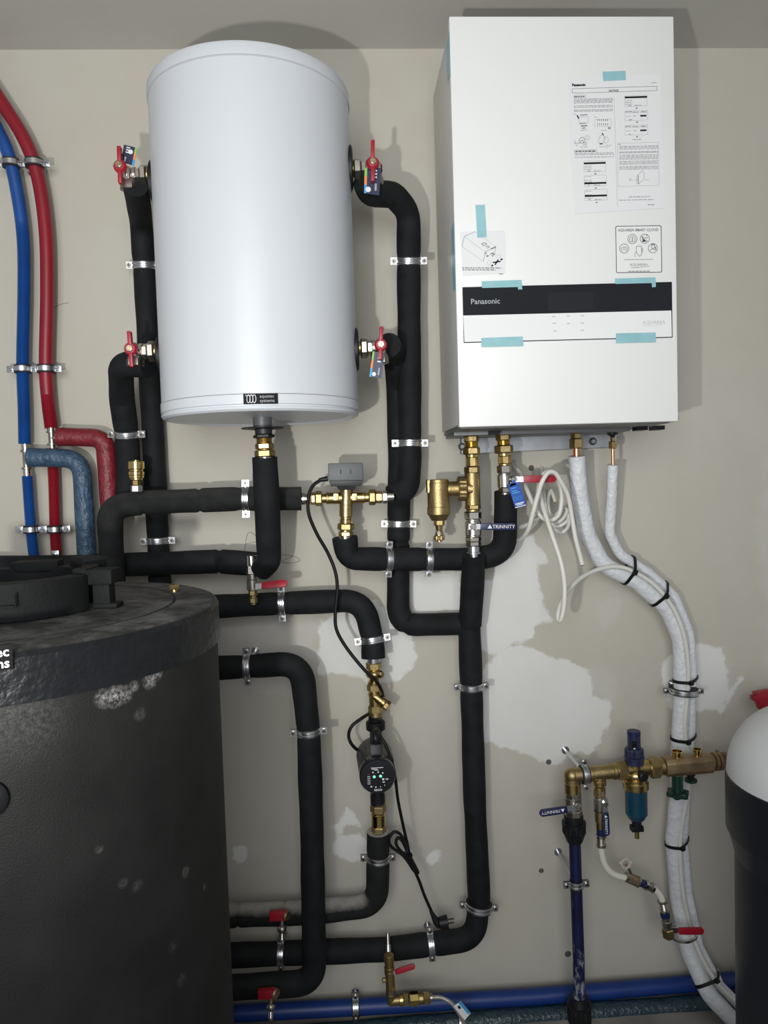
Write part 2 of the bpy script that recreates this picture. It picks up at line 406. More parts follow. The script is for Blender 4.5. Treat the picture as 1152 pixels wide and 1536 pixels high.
def piece(kind, p, ax, L, r, r2=None):
    """one turned piece of a fitting: kind hex / oct / round / ring / thread / knurl / cone / ball"""
    mb = MB()
    up = TOW if abs(ax.dot(TOW)) < .9 else V(0, 0, 1)
    side = ax.cross(up)
    c = min(L*.18, r*.12)
    if kind in ('hex', 'oct'):
        s = 6 if kind == 'hex' else 8
        mb.lathe(p, ax, [(0, r*.90), (c, r), (L-c, r), (L, r*.90)], s, up=side, a0=0 if s == 6 else PI/8)
    elif kind == 'thread':
        k = max(3, int(L/.0022)); pr = []
        for i in range(k): pr += [(L*i/k, r*.93), (L*(i+.5)/k, r)]
        mb.lathe(p, ax, pr+[(L, r*.93)], 24, up=side)
    elif kind == 'knurl':
        K = 36; vs = []; n = side.normalized(); b = ax.cross(n)
        pr = [(0, .9), (L*.15, 1), (L*.85, 1), (L, .9)]; fs = []
        for t, q in pr:
            for k in range(K):
                a = 2*PI*k/K; vs.append(p+ax*t+(n*math.cos(a)+b*math.sin(a))*r*q*(1 if k % 2 else .93))
        for i in range(3):
            for k in range(K): fs.append((i*K+k, i*K+(k+1) % K, (i+1)*K+(k+1) % K, (i+1)*K+k))
        fs += [tuple(range(K))[::-1], tuple(3*K+k for k in range(K))]; mb.add(vs, fs)
    elif kind == 'cone': mb.lathe(p, ax, [(0, r), (L, r2)], 24, up=side)
    elif kind == 'ball': mb.lathe(p, ax, [(L*.5*(1-math.cos(PI*i/10)), max(r*math.sin(PI*i/10), r*.55 if i in (0, 10) else 0)) for i in range(11)], 22, up=side)
    elif kind == 'pipe': mb.lathe(p, ax, [(0, r), (L, r)], 22, up=side)
    else: mb.lathe(p, ax, [(0, r*.93), (c*.6, r), (L-c*.6, r), (L, r*.93)], 24, up=side)
    return mb
PN = {'hex': 'hex_nut', 'oct': 'octagonal_body', 'round': 'body', 'thread': 'threaded_collar', 'knurl': 'knurled_ring', 'cone': 'reducer', 'ball': 'ball_body', 'pipe': 'pipe_end', 'ring': 'ring'}
def stack(root, a, b, segs):
    """a, b: (px, py, d) ends of the axis; segs: (t0, t1, r, kind, material[, name[, r2]]) with t and r in photograph pixels"""
    A = at(*a); Bp = at(*b); L = math.hypot(b[0]-a[0], b[1]-a[1]); sc = (Bp-A).length/L; ax = (Bp-A).normalized()
    for q in segs:
        t0, t1, r, kind, mt = q[:5]; nm = q[5] if len(q) > 5 and q[5] else PN[kind]; r2 = q[6]*sc if len(q) > 6 else None
        piece(kind, A+ax*(t0*sc), ax, (t1-t0)*sc, r*sc, r2).build(nm, mt, root, 28)
def lever(root, p, d, L, w, th, mt, n=TOW, txt=None, tmat='white_print', base=None, txt_at=.55, tsize=None, flip=False):
    """flat handle: steel neck at the pivot, then a plastic sleeve with a rounded end"""
    d = d.normalized(); n = (n-d*n.dot(d)).normalized(); sd = n.cross(d)
    if base:
        MB().prism([p-d*base*.6+sd*w*.42, p+d*base*1.3+sd*w*.36, p+d*base*1.3-sd*w*.36, p-d*base*.6-sd*w*.42], n*.0025).build('lever_neck', 'zinc', root)
    q = p+d*(base or 0); Ls = L-(base or 0); poly = [q+sd*w*.42, ]
    h = MB(); out = [q-sd*w*.44]
    out += [q+d*(Ls*.25)-sd*w*.5]
    for k in range(9):
        a = -PI/2+PI*k/8; out.append(q+d*(Ls-w*.5)+d*(math.cos(a)*w*.5)+sd*(math.sin(a)*w*.5))
    out += [q+d*(Ls*.25)+sd*w*.5, q+sd*w*.44]
    hd = h.prism([o+n*.0005 for o in out], n*th).build('handle', mt, root, 40, bevel=min(th, w)*.22)
    if txt:
        sg = -1 if flip else 1
        M = frame(q+d*(Ls*txt_at)+n*(th+.0006)-sd*sg*(tsize*.35), d*sg, n)
        text(txt, M, tsize, tmat, hd, align='CENTER')
    return hd
def butterfly(root, p, up, L1, L2, hub=.0145, n=TOW, mt='red_plastic'):
    up = up.normalized(); sd = up.cross(n).normalized()
    mb = MB().lathe(p, n, [(-.004, hub*.8), (0, hub), (.006, hub), (.011, hub*.75), (.011, hub*.55)], 22)
    hd = mb.build('handle_hub', mt, root)
    for s, L in ((1, L1), (-1, L2)):
        a = p+up*s*hub*.6+n*.004; b = p+up*s*L+n*.004
        MB().prism([a+sd*.0042-n*.008, a+sd*.0042+n*.008, a-sd*.0042+n*.008, a-sd*.0042-n*.008], up*s*(L-hub*.6)).build('wing', mt, root, 30, bevel=.0015)
    nt = MB().lathe(p+n*.011, n, [(0, .0078), (.005, .0078), (.006, .0068)], 6).build('spindle_nut', 'nickel', root)
    MB().lathe(p+n*.0165, n, [(0, .0044), (.0035, .0040)], 12).build('spindle', 'brass', nt)
def card(root_or_none, corners, d, th, mt, name, parent=None):
    P = [at(x, y, d) for x, y in corners]
    return MB().prism(P, TOW*th).build(name, mt, parent)
def cable(name, label, pts, r, mt, n=12, cat='cable', seg=10):
    o = MB().tube(catmull(pts3(pts), n), r, seg).build(name, mt, None, 60); return tag(o, label, cat)
def project(p):
    d = p-EYE; z = d.dot(_fw); return 576+F*d.dot(RIGHT)/z, 768-F*d.dot(UP)/z
def horiz_angle(px, py): v = ray(px, py); return math.atan2(v.x, v.y)
#@@MAIN
# ================================================================== big vessels
def cylinder_between(pl, pr, y, d_of_r):
    a, b = horiz_angle(pl, y), horiz_angle(pr, y); mid = (a+b)/2; half = (b-a)/2; r = .2
    for _ in range(30):
        D = 2.0-d_of_r(r); r = D/math.cos(mid)*math.sin(half)
    return V(D*math.tan(mid), -d_of_r(r), 0), r
def zat(px, py, D):                                # height at horizontal distance D along the ray
    v = ray(px, py); return EYE.z+v.z*(D/math.hypot(v.x, v.y))
# ---- wall-hung water tank
BC, BR = cylinder_between(231, 530.5, 380, lambda r: r+.035)
Dc = math.hypot(BC.x, 2.0+BC.y)
Dt = math.sqrt(Dc*Dc-BR*BR)
BZ1 = zat(219, 126, Dt); BZ0 = zat(243, 630, Dt)
boiler = thing('water_tank', 'white enamelled cylindrical water tank hung on the wall at upper left', 'water tank', V(BC.x, BC.y, BZ0))
o0 = V(BC.x, BC.y, 0)
def bl(prof, name, mt, parent=boiler, seg=96): return MB().lathe(o0, V(0, 0, 1), prof, seg, up=V(1, 0, 0)).build(name, mt, parent, 30)
bl([(BZ0+.034, BR-.001), (BZ1-.032, BR-.001)], 'shell', 'enamel')
bl([(BZ1-.032, BR-.002), (BZ1-.031, BR+.001), (BZ1-.010, BR+.001), (BZ1-.004, BR-.002), (BZ1-.001, BR-.008), (BZ1, BR-.016), (BZ1+.003, BR*.5), (BZ1+.004, 0)], 'top_lid', 'enamel')
bl([(BZ0+.034, BR-.002), (BZ0+.033, BR+.0008), (BZ0+.014, BR+.0008), (BZ0+.0125, BR-.003), (BZ0+.010, BR-.003), (BZ0+.009, BR+.0005), (BZ0+.004, BR-.001), (BZ0, BR-.006), (BZ0-.001, BR-.014), (BZ0+.004, BR-.022), (BZ0+.004, 0)], 'bottom_cover', 'enamel')
bl([(BZ1-.0335, BR+.0003), (BZ1-.032, BR+.0003)], 'seam', 'enamel_seam')
bl([(BZ0+.034, BR+.0003), (BZ0+.0355, BR+.0003)], 'seam', 'enamel_seam')
# badge on the curved front
def on_boiler(px, py, off=0.0):
    v = ray(px, py); a = v.x**2+v.y**2; w = EYE-BC; b = 2*(w.x*v.x+w.y*v.y); c = w.x**2+w.y**2-(BR+off)**2
    return EYE+v*((-b-math.sqrt(b*b-4*a*c))/(2*a))
pc = on_boiler(391, 598); nb = V(pc.x-BC.x, pc.y-BC.y, 0).normalized(); xb = V(0, 0, 1).cross(nb)
Mb = frame(pc+nb*.0003, xb, nb); bw, bh = .0345, .0105
badge = MB(Mb)
K = 10; top = []; fl = []
badge.prism([V(-bw, -bh, -.003), V(bw, -bh, -.003), V(bw, bh, -.003), V(-bw, bh, -.003)], V(0, 0, .0048))
bd = badge.build('badge', 'ink', boiler, bevel=.0006)
for i in range(3):
    cx = -bw+.0085+i*.0058
    vs = [Mb @ V(cx-.0042, .0078, .0022), Mb @ V(cx-.0012, .004, .0022), Mb @ V(cx-.0012, -.005, .0022), Mb @ V(cx+.0018, -.0082, .0022), Mb @ V(cx+.0046, -.004, .0022), Mb @ V(cx+.0046, .004, .0022), Mb @ V(cx+.0018, .0080, .0022), Mb @ V(cx-.001, .0045, .0022)]
    MB().tube(catmull(vs, 5), .0007, 6).build('logo_loop', 'white_print', bd)
text('aquatec', Mb @ Matrix.Translation((-.002, .0018, .002)), .0094, 'grey_print', bd, ext=.0003)
text('systems', Mb @ Matrix.Translation((-.002, -.0072, .002)), .0094, 'grey_print', bd, ext=.0003)
MATS['grey_print'].node_tree.nodes['Mix'].inputs[6].default_value = (.33, .34, .35, 1)
# rubber rosettes where the side valves leave the shell
for x, y in ((225, 262), (526, 252), (237, 527), (537, 524)):
    s = -1 if x < 380 else 1; z = zat(x, y, Dt)
    MB().lathe(V(BC.x+s*(BR-.014), BC.y, z), V(s, 0, 0), [(0, .050), (.015, .050), (.018, .044), (.018, .02)], 32).build('rosette', 'black_plastic', boiler)
pz = BZ0+.004
MB().lathe(V(BC.x, BC.y, pz), V(0, 0, -1), [(0, .022), (.028, .022)], 24).build('bottom_neck', 'sheet_dark', boiler)
MB().lathe(V(BC.x, BC.y, pz-.023), V(0, 0, -1), [(0, .03), (.001, .049), (.003, .049), (.005, .03)], 36).build('rosette', 'black_plastic', boiler)

# ---- heat pump indoor unit
BX, BT = .2558, EYE.z+.9969; BW, BH, BD = .5, .892, .350
unit = thing('heat_pump_indoor_unit', 'white wall-hung heat pump indoor unit with black and white control strip', 'heating unit', V(BX+BW/2, -.17, BT-BH))
FR = BD                                          # front plane distance from the wall
c = V(BX+BW/2, -BD/2-.004, BT-BH/2)
MB().box(c+V(0, 0, .002), (BW/2-.004, 0, 0), (0, BD/2-.016, 0), (0, 0, BH/2-.006)).build('casing', 'shell_grey', unit, bevel=.003)
MB().box(V(c.x, -BD+.012, c.z), (BW/2, 0, 0), (0, .012, 0), (0, 0, BH/2)).build('front_panel', 'shell_white', unit, bevel=.003)
MB().box(V(c.x, -BD/2, BT-BH+.002), (BW/2-.008, 0, 0), (0, BD/2-.03, 0), (0, 0, .004)).build('underside', 'sheet_dark', unit)
MB().box(V(c.x-.02, -.12, BT-BH-.006), (BW/2-.03, 0, 0), (0, .075, 0), (0, 0, .005)).build('underside_tray', 'sheet_dark', unit, bevel=.002)
for px in (740, 960, 985): 
    p = at(px, 650-(px-688)*.036, .2); MB().box(V(p.x, -.2, BT-BH-.006), (.012, 0, 0), (0, .02, 0), (0, 0, .005)).build('knockout_tab', 'black_plastic', unit)
# control strip
def facepoly(L, d, th, nm, mt, par, bev=0): return MB().prism([at(x, y, d) for x, y in L], TOW*th).build(nm, mt, par, bevel=bev)
strip = facepoly([(693.5, 431), (1007.5, 423), (1008.5, 506.5), (695.5, 514.5)], FR, .0012, 'control_strip', 'ink', unit)
facepoly([(694.8, 473.5), (1006.5, 466), (1007.3, 505.3), (696.5, 513.2)], FR+.0012, .0016, 'white_glass', 'display_white', strip)
facepoly([(694.2, 431.6), (1006.8, 423.8), (1007.2, 465.2), (694.8, 472.6)], FR+.0012, .0018, 'black_glass', 'display_black', strip)
facepoly([(822, 439), (890, 437.3), (890.6, 464.5), (822.6, 466.5)], FR+.003, .0002, 'display', 'display_inner', strip)
for x in (812, 893): facepoly([(x, 428.6), (x+.7, 428.6), (x+1.3, 467), (x+.6, 467)], FR+.003, .0002, 'glass_seam', 'display_inner', strip)
def face_text(s, x, y, x2, y2, d, px, mt, par, bold=0, align='LEFT', sx=1):
    a, b = at(x, y, d), at(x2, y2, d); return text(s, frame(a, b-a, TOW), px*ppm(d), mt, par, align=align, bold=bold, sx=sx)
face_text('Panasonic', 706, 456.2, 746, 455.2, FR+.0031, 11.2, 'grey_print', strip, .00025)
face_text('AQUAREA', 964, 486.5, 994, 485.6, FR+.0029, 7.5, 'ink_pale', strip)
MB().tube(catmull(pts3([(964,488.4,FR+.003),(975,489,FR+.003),(984,487.6,FR+.003),(994,487,FR+.003)]), 6), .0003, 5).build('logo_underline', 'ink_pale', strip)
for (x, y) in ((830,475),(852,474),(873,473.5),(831,485),(852,485.5),(873,484.5),(832,496.5),(873,495.5)):
    facepoly([(x-2, y-.8), (x+3, y-.9), (x+3, y+.7), (x-2, y+.8)], FR+.0028, .0001, 'key_symbol', 'ink_pale', strip)
# bracket under the unit
br = thing('wall_bracket', 'galvanised steel bracket plate on the wall under the heat pump unit', 'bracket', at(806, 668, 0))
bp_ = [at(691, 650, .02), at(925, 638, .02), at(925, 671, .02), at(691, 681, .02)]
MB().prism(bp_, V(0, .0022, 0)).build('plate', 'galvanised', br)
MB().prism([bp_[2]+V(0, 0, .002), bp_[3]+V(0, 0, .002), bp_[3]+V(0, .0195, .002), bp_[2]+V(0, .0195, .002)], V(0, 0, -.002)).build('bottom_flange', 'galvanised', br)
MB().prism([bp_[0], bp_[3], bp_[3]+V(0, .0195, 0), bp_[0]+V(0, .0195, 0)], V(.002, 0, 0)).build('end_flange', 'galvanised', br)
for x, y in ((889, 662), (693, 670)):
    p = at(x, y, .02); b_ = MB().lathe(p, TOW, [(0, .0105), (.002, .0105)], 18).build('washer', 'zinc_dark', br)
    MB().lathe(p+TOW*.002, TOW, [(0, .0065), (.005, .0065), (.006, .0055)], 6).build('bolt_head', 'zinc', b_)
for x, y in ((914, 653), (785, 652), (920, 645)):
    MB().lathe(at(x, y, .0205), TOW, [(0, .0025), (.0006, .0025)], 10).build('slot_hole', 'zinc_dark', br)

# ---- notices, sticker and tapes on the unit
PFR = FR+.0006
notice = thing('notice_sheet', 'large printed notice sheet taped to the upper right of the heat pump unit', 'paper', at(927, 320, PFR))
sheet = [(852.5, 116), (991, 110), (993.5, 200), (998.5, 312), (862, 321), (855, 220)]
MB().prism([at(x, y, PFR) for x, y in sheet], TOW*.0006).build('sheet', 'paper', notice)
PD = PFR+.0008
def cp(u, v): return (840+u/6.4, 90+v/6.4)
bars = {'ink': MB(), 'ink_grey': MB(), 'ink_pale': MB()}
def seg(u0, v0, u1, v1, w, k='ink'):
    a = at(*cp(u0, v0), PD); b = at(*cp(u1, v1), PD); d = (b-a).normalized(); s_ = d.cross(TOW)*(w/6.4*ppm(FR)/2)
    bars[k].prism([a+s_, b+s_, b-s_, a-s_], TOW*.0001)
def rect(u0, v0, u1, v1, w, k='ink', sl=-.03):
    dy = sl*(u1-u0); sk = .015*(v1-v0)
    P = [(u0, v0), (u1, v0+dy), (u1+sk, v1+dy), (u0+sk, v1)]
    for i in range(4): seg(*P[i], *P[(i+1) % 4], w, k)
def words(u0, v, u1, w=5, k='ink_grey', sl=-.02):
    u = u0
    while u < u1-6:
        L = random.uniform(14, 42); e = min(u+L, u1); seg(u, v+sl*(u-u0), e, v+sl*(e-u0), w, k); u = e+random.uniform(5, 9)
def ntext(s, u, v, px, bold=0, k='ink', align='LEFT'):
    x, y = cp(u, v); x2, y2 = cp(u+100, v-3); a, b = at(x, y, PD), at(x2, y2, PD)
    return text(s, frame(a, b-a, TOW), px/6.4*ppm(FR), k, notice, align=align, bold=bold)
ntext('Panasonic', 116, 252, 33, .0004); ntext('NOTICE', 515, 303, 25, .0001, align='CENTER')
rect(117, 276, 930, 318, 2.5)
words(880, 218, 925, 6)
rect(130, 340, 250, 362, 1.5); words(138, 352, 242, 8, 'ink')
for v in (377, 389, 401, 413, 442, 456, 482, 494): words(134, v, 508, 5)
for v in (898, 911, 935): words(142, v, 520, 5)
rect(135, 866, 352, 886, 1.5); words(147, 877, 345, 8, 'ink')
seg(518, 345, 552, 1405, 1.6, 'ink_grey')
# drawings
rect(185, 545, 270, 606, 2, 'ink_grey'); seg(165, 532, 180, 562, 12, 'ink'); seg(125, 515, 165, 530, 2); seg(195, 530, 262, 524, 8, 'ink_grey'); seg(185, 612, 250, 607, 6, 'ink_grey'); seg(200, 634, 262, 630, 12, 'ink_grey'); seg(210, 655, 245, 652, 9, 'ink_grey'); words(196, 674, 258, 4)
rect(332, 572, 492, 640, 1.5, 'ink_grey'); 
for i in range(6):
    for v in (576, 616): seg(362+i*19, v-8, 362+i*19, v+9, 5, 'ink')
for u in (467, 481): seg(u, 645, u, 662, 8, 'ink')
words(394, 676, 446, 4); words(328, 547, 368, 4)
for r_ in (24, 13):
    for k in range(14):
        a0, a1 = 2*PI*k/14, 2*PI*(k+1)/14
        seg(262+r_*math.cos(a0), 745+r_*math.sin(a0), 262+r_*math.cos(a1), 745+r_*math.sin(a1), 1.8, 'ink_grey')
for k in range(9):
    a0, a1 = PI+PI*k/9, PI+PI*(k+1)/9
    seg(212+30*math.cos(a0), 790+48*math.sin(a0), 212+30*math.cos(a1), 790+48*math.sin(a1), 5, 'ink_grey'); seg(212+16*math.cos(a0), 795+26*math.sin(a0), 212+16*math.cos(a1), 795+26*math.sin(a1), 4, 'ink')
seg(135, 800, 260, 796, 3); seg(138, 768, 150, 800, 2); words(150, 820, 170, 5); words(218, 815, 262, 5); words(190, 836, 272, 4)
for k in range(16):
    a0, a1 = 2*PI*k/16, 2*PI*(k+1)/16
    seg(442+22*math.cos(a0), 768+30*math.sin(a0), 442+22*math.cos(a1), 768+30*math.sin(a1), 2, 'ink_grey')
    if k > 7: seg(404+30*math.cos(a0), 768+48*math.sin(a0), 404+30*math.cos(a1), 768+48*math.sin(a1), 4, 'ink_grey')
    else: seg(396+24*math.cos(a0), 778+30*math.sin(a0), 396+24*math.cos(a1), 778+30*math.sin(a1), 3, 'ink_grey')
rect(360, 700, 392, 800, 1.2, 'ink_pale'); seg(404, 700, 418, 722, 9, 'ink'); seg(380, 806, 408, 804, 10, 'ink'); words(380, 834, 470, 4); words(440, 820, 492, 4)
# menu screens
def menu(u0, v0, u1, v1, blk):
    rect(u0, v0, u1, v1, 1.5, 'ink_grey')
    seg(u0+1+blk*.015, v0+blk, u1+blk*.015, v0+blk-.03*(u1-u0), 17, 'ink')
    h = v1-v0
    for q in (.12, .45, .62, .78): 
        if abs(q*h-blk) > 12: words(u0+6, v0+q*h, u0+(u1-u0)*.35, 4)
    words(u0+35, v1-9, u0+65, 6); words(u0+95, v1-10, u0+160, 5); seg((u0+u1)/2, v1+20, (u0+u1)/2+14, v1+15, 8, 'ink')
menu(228, 972, 437, 1075, 21); menu(232, 1108, 443, 1212, 77); menu(237, 1248, 450, 1350, 58); menu(621, 345, 836, 446, 15)
for v in (490, 630):
    rect(622, v, 842, v+92, 1.5, 'ink_grey'); seg(624, v+17, 842, v+12, 1.5, 'ink_grey'); seg(770, v+46, 830, v+44, 15, 'ink'); words(628, v+8, 690, 6); words(700, v+10, 750, 6); words(780, v+6, 830, 7); words(640, v+52, 680, 4); words(708, v+48, 735, 7); words(660, v+84, 692, 6); seg(733, v+110, 747, v+103, 9, 'ink')
words(694, 764, 780, 6); 
rect(552, 800, 945, 1214, 1.5, 'ink_grey'); words(560, 810, 582, 7)
for v in (830, 842, 856, 884, 892, 915, 928, 941, 953, 975, 988, 1001, 1025, 1037, 1050): words(570, v, 944, 4.5)
P8 = [(740, 1115), (788, 1062), (808, 1080), (808, 1140), (770, 1175), (752, 1192), (738, 1180)]
for i in range(7): seg(*P8[i], *P8[(i+1) % 7], 3, 'ink_grey')
seg(750, 1108, 754, 1190, 4, 'ink'); seg(690, 1155, 750, 1150, 1.5, 'ink_grey'); words(662, 1142, 690, 4); words(662, 1156, 684, 4); words(815, 1152, 850, 4)
words(662, 1315, 870, 6); words(566, 1346, 902, 5); words(842, 1390, 905, 7)
for k, mb in bars.items():
    o = mb.build('print', k, notice); o['kind'] = 'stuff'

sketch = thing('instruction_slip', 'small pale instruction slip with a line drawing at lower left of the unit', 'paper', at(724, 385, PFR))
MB().prism([at(x, y, PFR) for x, y in [(690, 348), (757, 345.5), (758.5, 380), (758, 410), (694, 414)]], TOW*.0003).build('sheet', 'paper', sketch)
bars = {'ink': MB(), 'ink_grey': MB(), 'ink_pale': MB()}
def cp(u, v): return (680+u/11.52, 330+v/11.52)
def seg(u0, v0, u1, v1, w, k='ink'):
    a = at(*cp(u0, v0), PD-.0003); b = at(*cp(u1, v1), PD-.0003); d = (b-a).normalized(); s_ = d.cross(TOW)*(w/11.52*ppm(FR)/2)
    bars[k].prism([a+s_, b+s_, b-s_, a-s_], TOW*.0001)
for L in ([(150, 460), (190, 285), (550, 550), (520, 715), (150, 460)], [(190, 285), (370, 200), (735, 460), (550, 550)], [(735, 460), (715, 560), (600, 620)]):
    for i in range(len(L)-1): seg(*L[i], *L[i+1], 7, 'ink_pale' if i % 2 else 'ink_grey')
for L in ([(490, 410), (545, 390), (580, 415), (520, 445), (490, 410)], [(580, 490), (625, 465), (600, 445), (560, 465)]):
    for i in range(len(L)-1): seg(*L[i], *L[i+1], 12, 'ink_grey')
for a in [(655, 500, 730, 465, 22), (545, 580, 575, 570, 22), (570, 625, 605, 620, 30), (640, 590, 690, 565, 20), (680, 600, 720, 585, 26), (670, 630, 685, 615, 24)]: seg(*a, 'ink_grey')
for k in range(12):
    a0, a1 = 2*PI*k/12, 2*PI*(k+1)/12; seg(780+50*math.cos(a0), 625+28*math.sin(a0), 780+50*math.cos(a1), 625+28*math.sin(a1), 6, 'ink_pale'); seg(615+30*math.cos(a0), 740+45*math.sin(a0), 615+30*math.cos(a1), 740+45*math.sin(a1), 6, 'ink_pale')
seg(680, 735, 815, 715, 22); seg(718, 775, 778, 685, 22); seg(655, 795, 688, 780, 26); seg(815, 690, 850, 672, 26)
def words(u0, v, u1, w=14, k='ink_grey'):
    u = u0
    while u < u1: L = random.uniform(25, 80); e = min(u+L, u1); seg(u, v, e, v+.01*(e-u0), w, k); u = e+14
words(152, 826, 826, 18); words(158, 860, 725, 18); words(788, 930, 862, 14)
for k, mb in bars.items():
    o = mb.build('print', k, sketch); o['kind'] = 'stuff'

stk = thing('information_sticker', 'square sticker with black border and round icons above the control strip', 'sticker', at(957, 375, PFR))
def cp(u, v): return (910+u/11.52, 330+v/11.52)
def rr(u0, v0, u1, v1, r, sl=-.013):
    P = []
    for cu, cv, a0 in ((u1-r, v0+r, -90), (u1-r, v1-r, 0), (u0+r, v1-r, 90), (u0+r, v0+r, 180)):
        for k in range(6):
            a = math.radians(a0+18*k); u = cu+r*math.cos(a); v = cv+r*math.sin(a); P.append((u+(v-v0)*.016, v+sl*(u-u0)))
    return P
def poly(P, d, th, nm, mt, par): return MB().prism([at(*cp(u, v), d) for u, v in P], TOW*th).build(nm, mt, par)
poly(rr(152, 104, 944, 915, 28), PFR, .0003, 'border', 'ink', stk)
poly(rr(162, 114, 934, 905, 22), PFR+.0003, .0001, 'face', 'shell_white', stk)
bars = {'ink': MB(), 'ink_grey': MB(), 'ink_pale': MB()}; PD = PFR+.0005
def seg(u0, v0, u1, v1, w, k='ink_grey'):
    a = at(*cp(u0, v0), PD); b = at(*cp(u1, v1), PD); d = (b-a).normalized(); s_ = d.cross(TOW)*(w/11.52*ppm(FR)/2)
    bars[k].prism([a+s_, b+s_, b-s_, a-s_], TOW*.0001)
def arc(cu, cv, r, a0, a1, w, k='ink_grey', n=20, sy=1):
    for i in range(n):
        p, q = math.radians(a0+(a1-a0)*i/n), math.radians(a0+(a1-a0)*(i+1)/n)
        seg(cu+r*math.cos(p), cv+r*sy*math.sin(p), cu+r*math.cos(q), cv+r*sy*math.sin(q), w, k)
for cu, cv in ((445, 328), (658, 324), (302, 493), (798, 488)): arc(cu, cv, 80, 0, 360, 11)
arc(445, 330, 48, 160, 380, 10); seg(400, 330, 400, 372, 9); seg(490, 330, 490, 372, 9); seg(400, 374, 490, 372, 9); seg(445, 300, 445, 365, 16)
seg(615, 280, 640, 372, 28); seg(640, 330, 665, 372, 28); seg(610, 368, 705, 362, 20); seg(650, 300, 690, 330, 10); seg(680, 270, 705, 250, 14); seg(680, 290, 712, 315, 12)
arc(302, 520, 55, 190, 350, 10); arc(302, 522, 28, 200, 340, 9); seg(250, 525, 280, 535, 10); seg(325, 535, 355, 522, 10); seg(300, 520, 306, 526, 16)
arc(800, 460, 30, 0, 360, 10); arc(800, 435, 24, 180, 360, 18); arc(795, 545, 44, 190, 330, 10); seg(840, 460, 850, 520, 22)
seg(512, 455, 600, 452, 10); seg(512, 455, 518, 570, 9); seg(600, 452, 604, 600, 9); arc(605, 540, 22, -90, 90, 9); arc(605, 500, 16, -90, 90, 9); seg(518, 570, 570, 630, 9); seg(570, 630, 604, 600, 9); seg(510, 545, 488, 575, 9); seg(488, 575, 490, 640, 9)
seg(300, 686, 812, 680, 9)
for i in range(6): seg(372+i*64, 888-i*.8, 372+i*64+54, 887-i*.8, 14)
arc(480, 815, 70, 20, 150, 7, n=8, sy=.15); seg(500, 820, 740, 800, 7)
for k, mb in bars.items():
    if mb.v: o = mb.build('icons', k, stk); o['kind'] = 'stuff'
def stext(s, u, v, px, bold=0, k='ink_grey', sx=1, align='CENTER'):
    x, y = cp(u, v); x2, y2 = cp(u+100, v-1.3); a, b = at(x, y, PD), at(x2, y2, PD)
    return text(s, frame(a, b-a, TOW), px/11.52*ppm(FR), k, stk, align=align, bold=bold, sx=sx)
stext('AQUAREA SMART CLOUD', 548, 193, 62, .0002, sx=.98); stext('AQUAREA+', 560, 792, 62, k='ink_grey')

def tape(label, L, d=FR+.0016, th=.0003, fold=None):
    o = MB().prism([at(x, y, d) for x, y in L], TOW*th).build('tape_strip', 'tape'); tag(o, label, 'tape', 'blue tapes on the heat pump unit'); return o
tape('pale blue tape strip holding the top edge of the notice sheet', [(904, 107.5), (938, 106.3), (938.8, 120), (905, 121.6)])
tape('pale blue upright tape strip above the instruction slip', [(713, 307.5), (727, 307), (730, 355.5), (716, 356.5)])
tape('pale blue tape strip over the left end of the black glass top edge', [(722.5, 422), (782, 420), (783.5, 434), (777, 434.2), (776.8, 430.6), (723, 432)], FR+.0034)
tape('pale blue tape strip over the right end of the black glass top edge', [(922.5, 418), (983, 416), (983.8, 430.5), (978, 431), (977.6, 424.6), (923, 426)], FR+.0034)
tape('pale blue tape strip under the left end of the white glass', [(722, 507), (784, 504.6), (785, 519), (722, 520.5)], FR+.0034)
tape('pale blue tape strip under the right end of the white glass', [(924, 500), (983.5, 498.6), (984, 513), (924, 514.5)], FR+.0034)
def side_tape(label, ya, yb, w):
    z0, z1 = at(675, ya, FR).z, at(685, yb, FR).z
    o = MB().prism([V(BX-.0006, -FR+.001, z0), V(BX-.0006, -FR+w, z0-.006), V(BX-.0006, -FR+w, z1+.012), V(BX-.0006, -FR+.001, z1)], V(-.0005, 0, 0)).build('tape_strip', 'tape'); tag(o, label, 'tape', 'blue tapes on the heat pump unit')
side_tape('pale blue tape wrapped on the left side of the unit near its top', 45, 112, .05)
side_tape('pale blue tape on the left side of the unit beside the instruction slip', 332, 436, .042)

# ---- black buffer tank
TR_ = .345; TD = .77
ang = horiz_angle(327, 905); Dy = 2.0-TD
# right tangent: X so that the tangent ray from the eye has angle ang
TX = Dy*math.tan(ang)-TR_/math.cos(ang)
tc_ = V(TX, -TD, 0); Dct = math.hypot(TX, Dy); Dtt = math.sqrt(Dct**2-TR_**2)
TZ = zat(326, 896, Dtt)
tank = thing('buffer_tank', 'large black insulated cylindrical buffer tank standing on the floor at left', 'tank', V(TX, -TD, 0))
def tl(prof, name, mt, seg=120): return MB().lathe(tc_, V(0, 0, 1), prof, seg, up=V(1, 0, 0)).build(name, mt, tank, 30)
tl([(.03, TR_-.002), (TZ-.062, TR_-.003)], 'jacket', 'tank_jacket')
tl([(0, TR_-.05), (.03, TR_-.05)], 'foot_ring', 'black_plastic')
tl([(TZ-.066, TR_-.0005), (TZ-.066, TR_+.0015), (TZ-.008, TR_+.001), (TZ-.002, TR_-.003), (TZ-.002, TR_-.006)], 'top_band', 'tank_band')
tl([(TZ-.012, TR_-.004), (TZ-.003, TR_-.003), (TZ, TR_-.009), (TZ+.001, TR_*.80), (TZ-.002, TR_*.792), (TZ+.001, TR_*.784), (TZ+.0015, TR_*.5), (TZ+.0015, 0)], 'top_cover', 'tank_top')
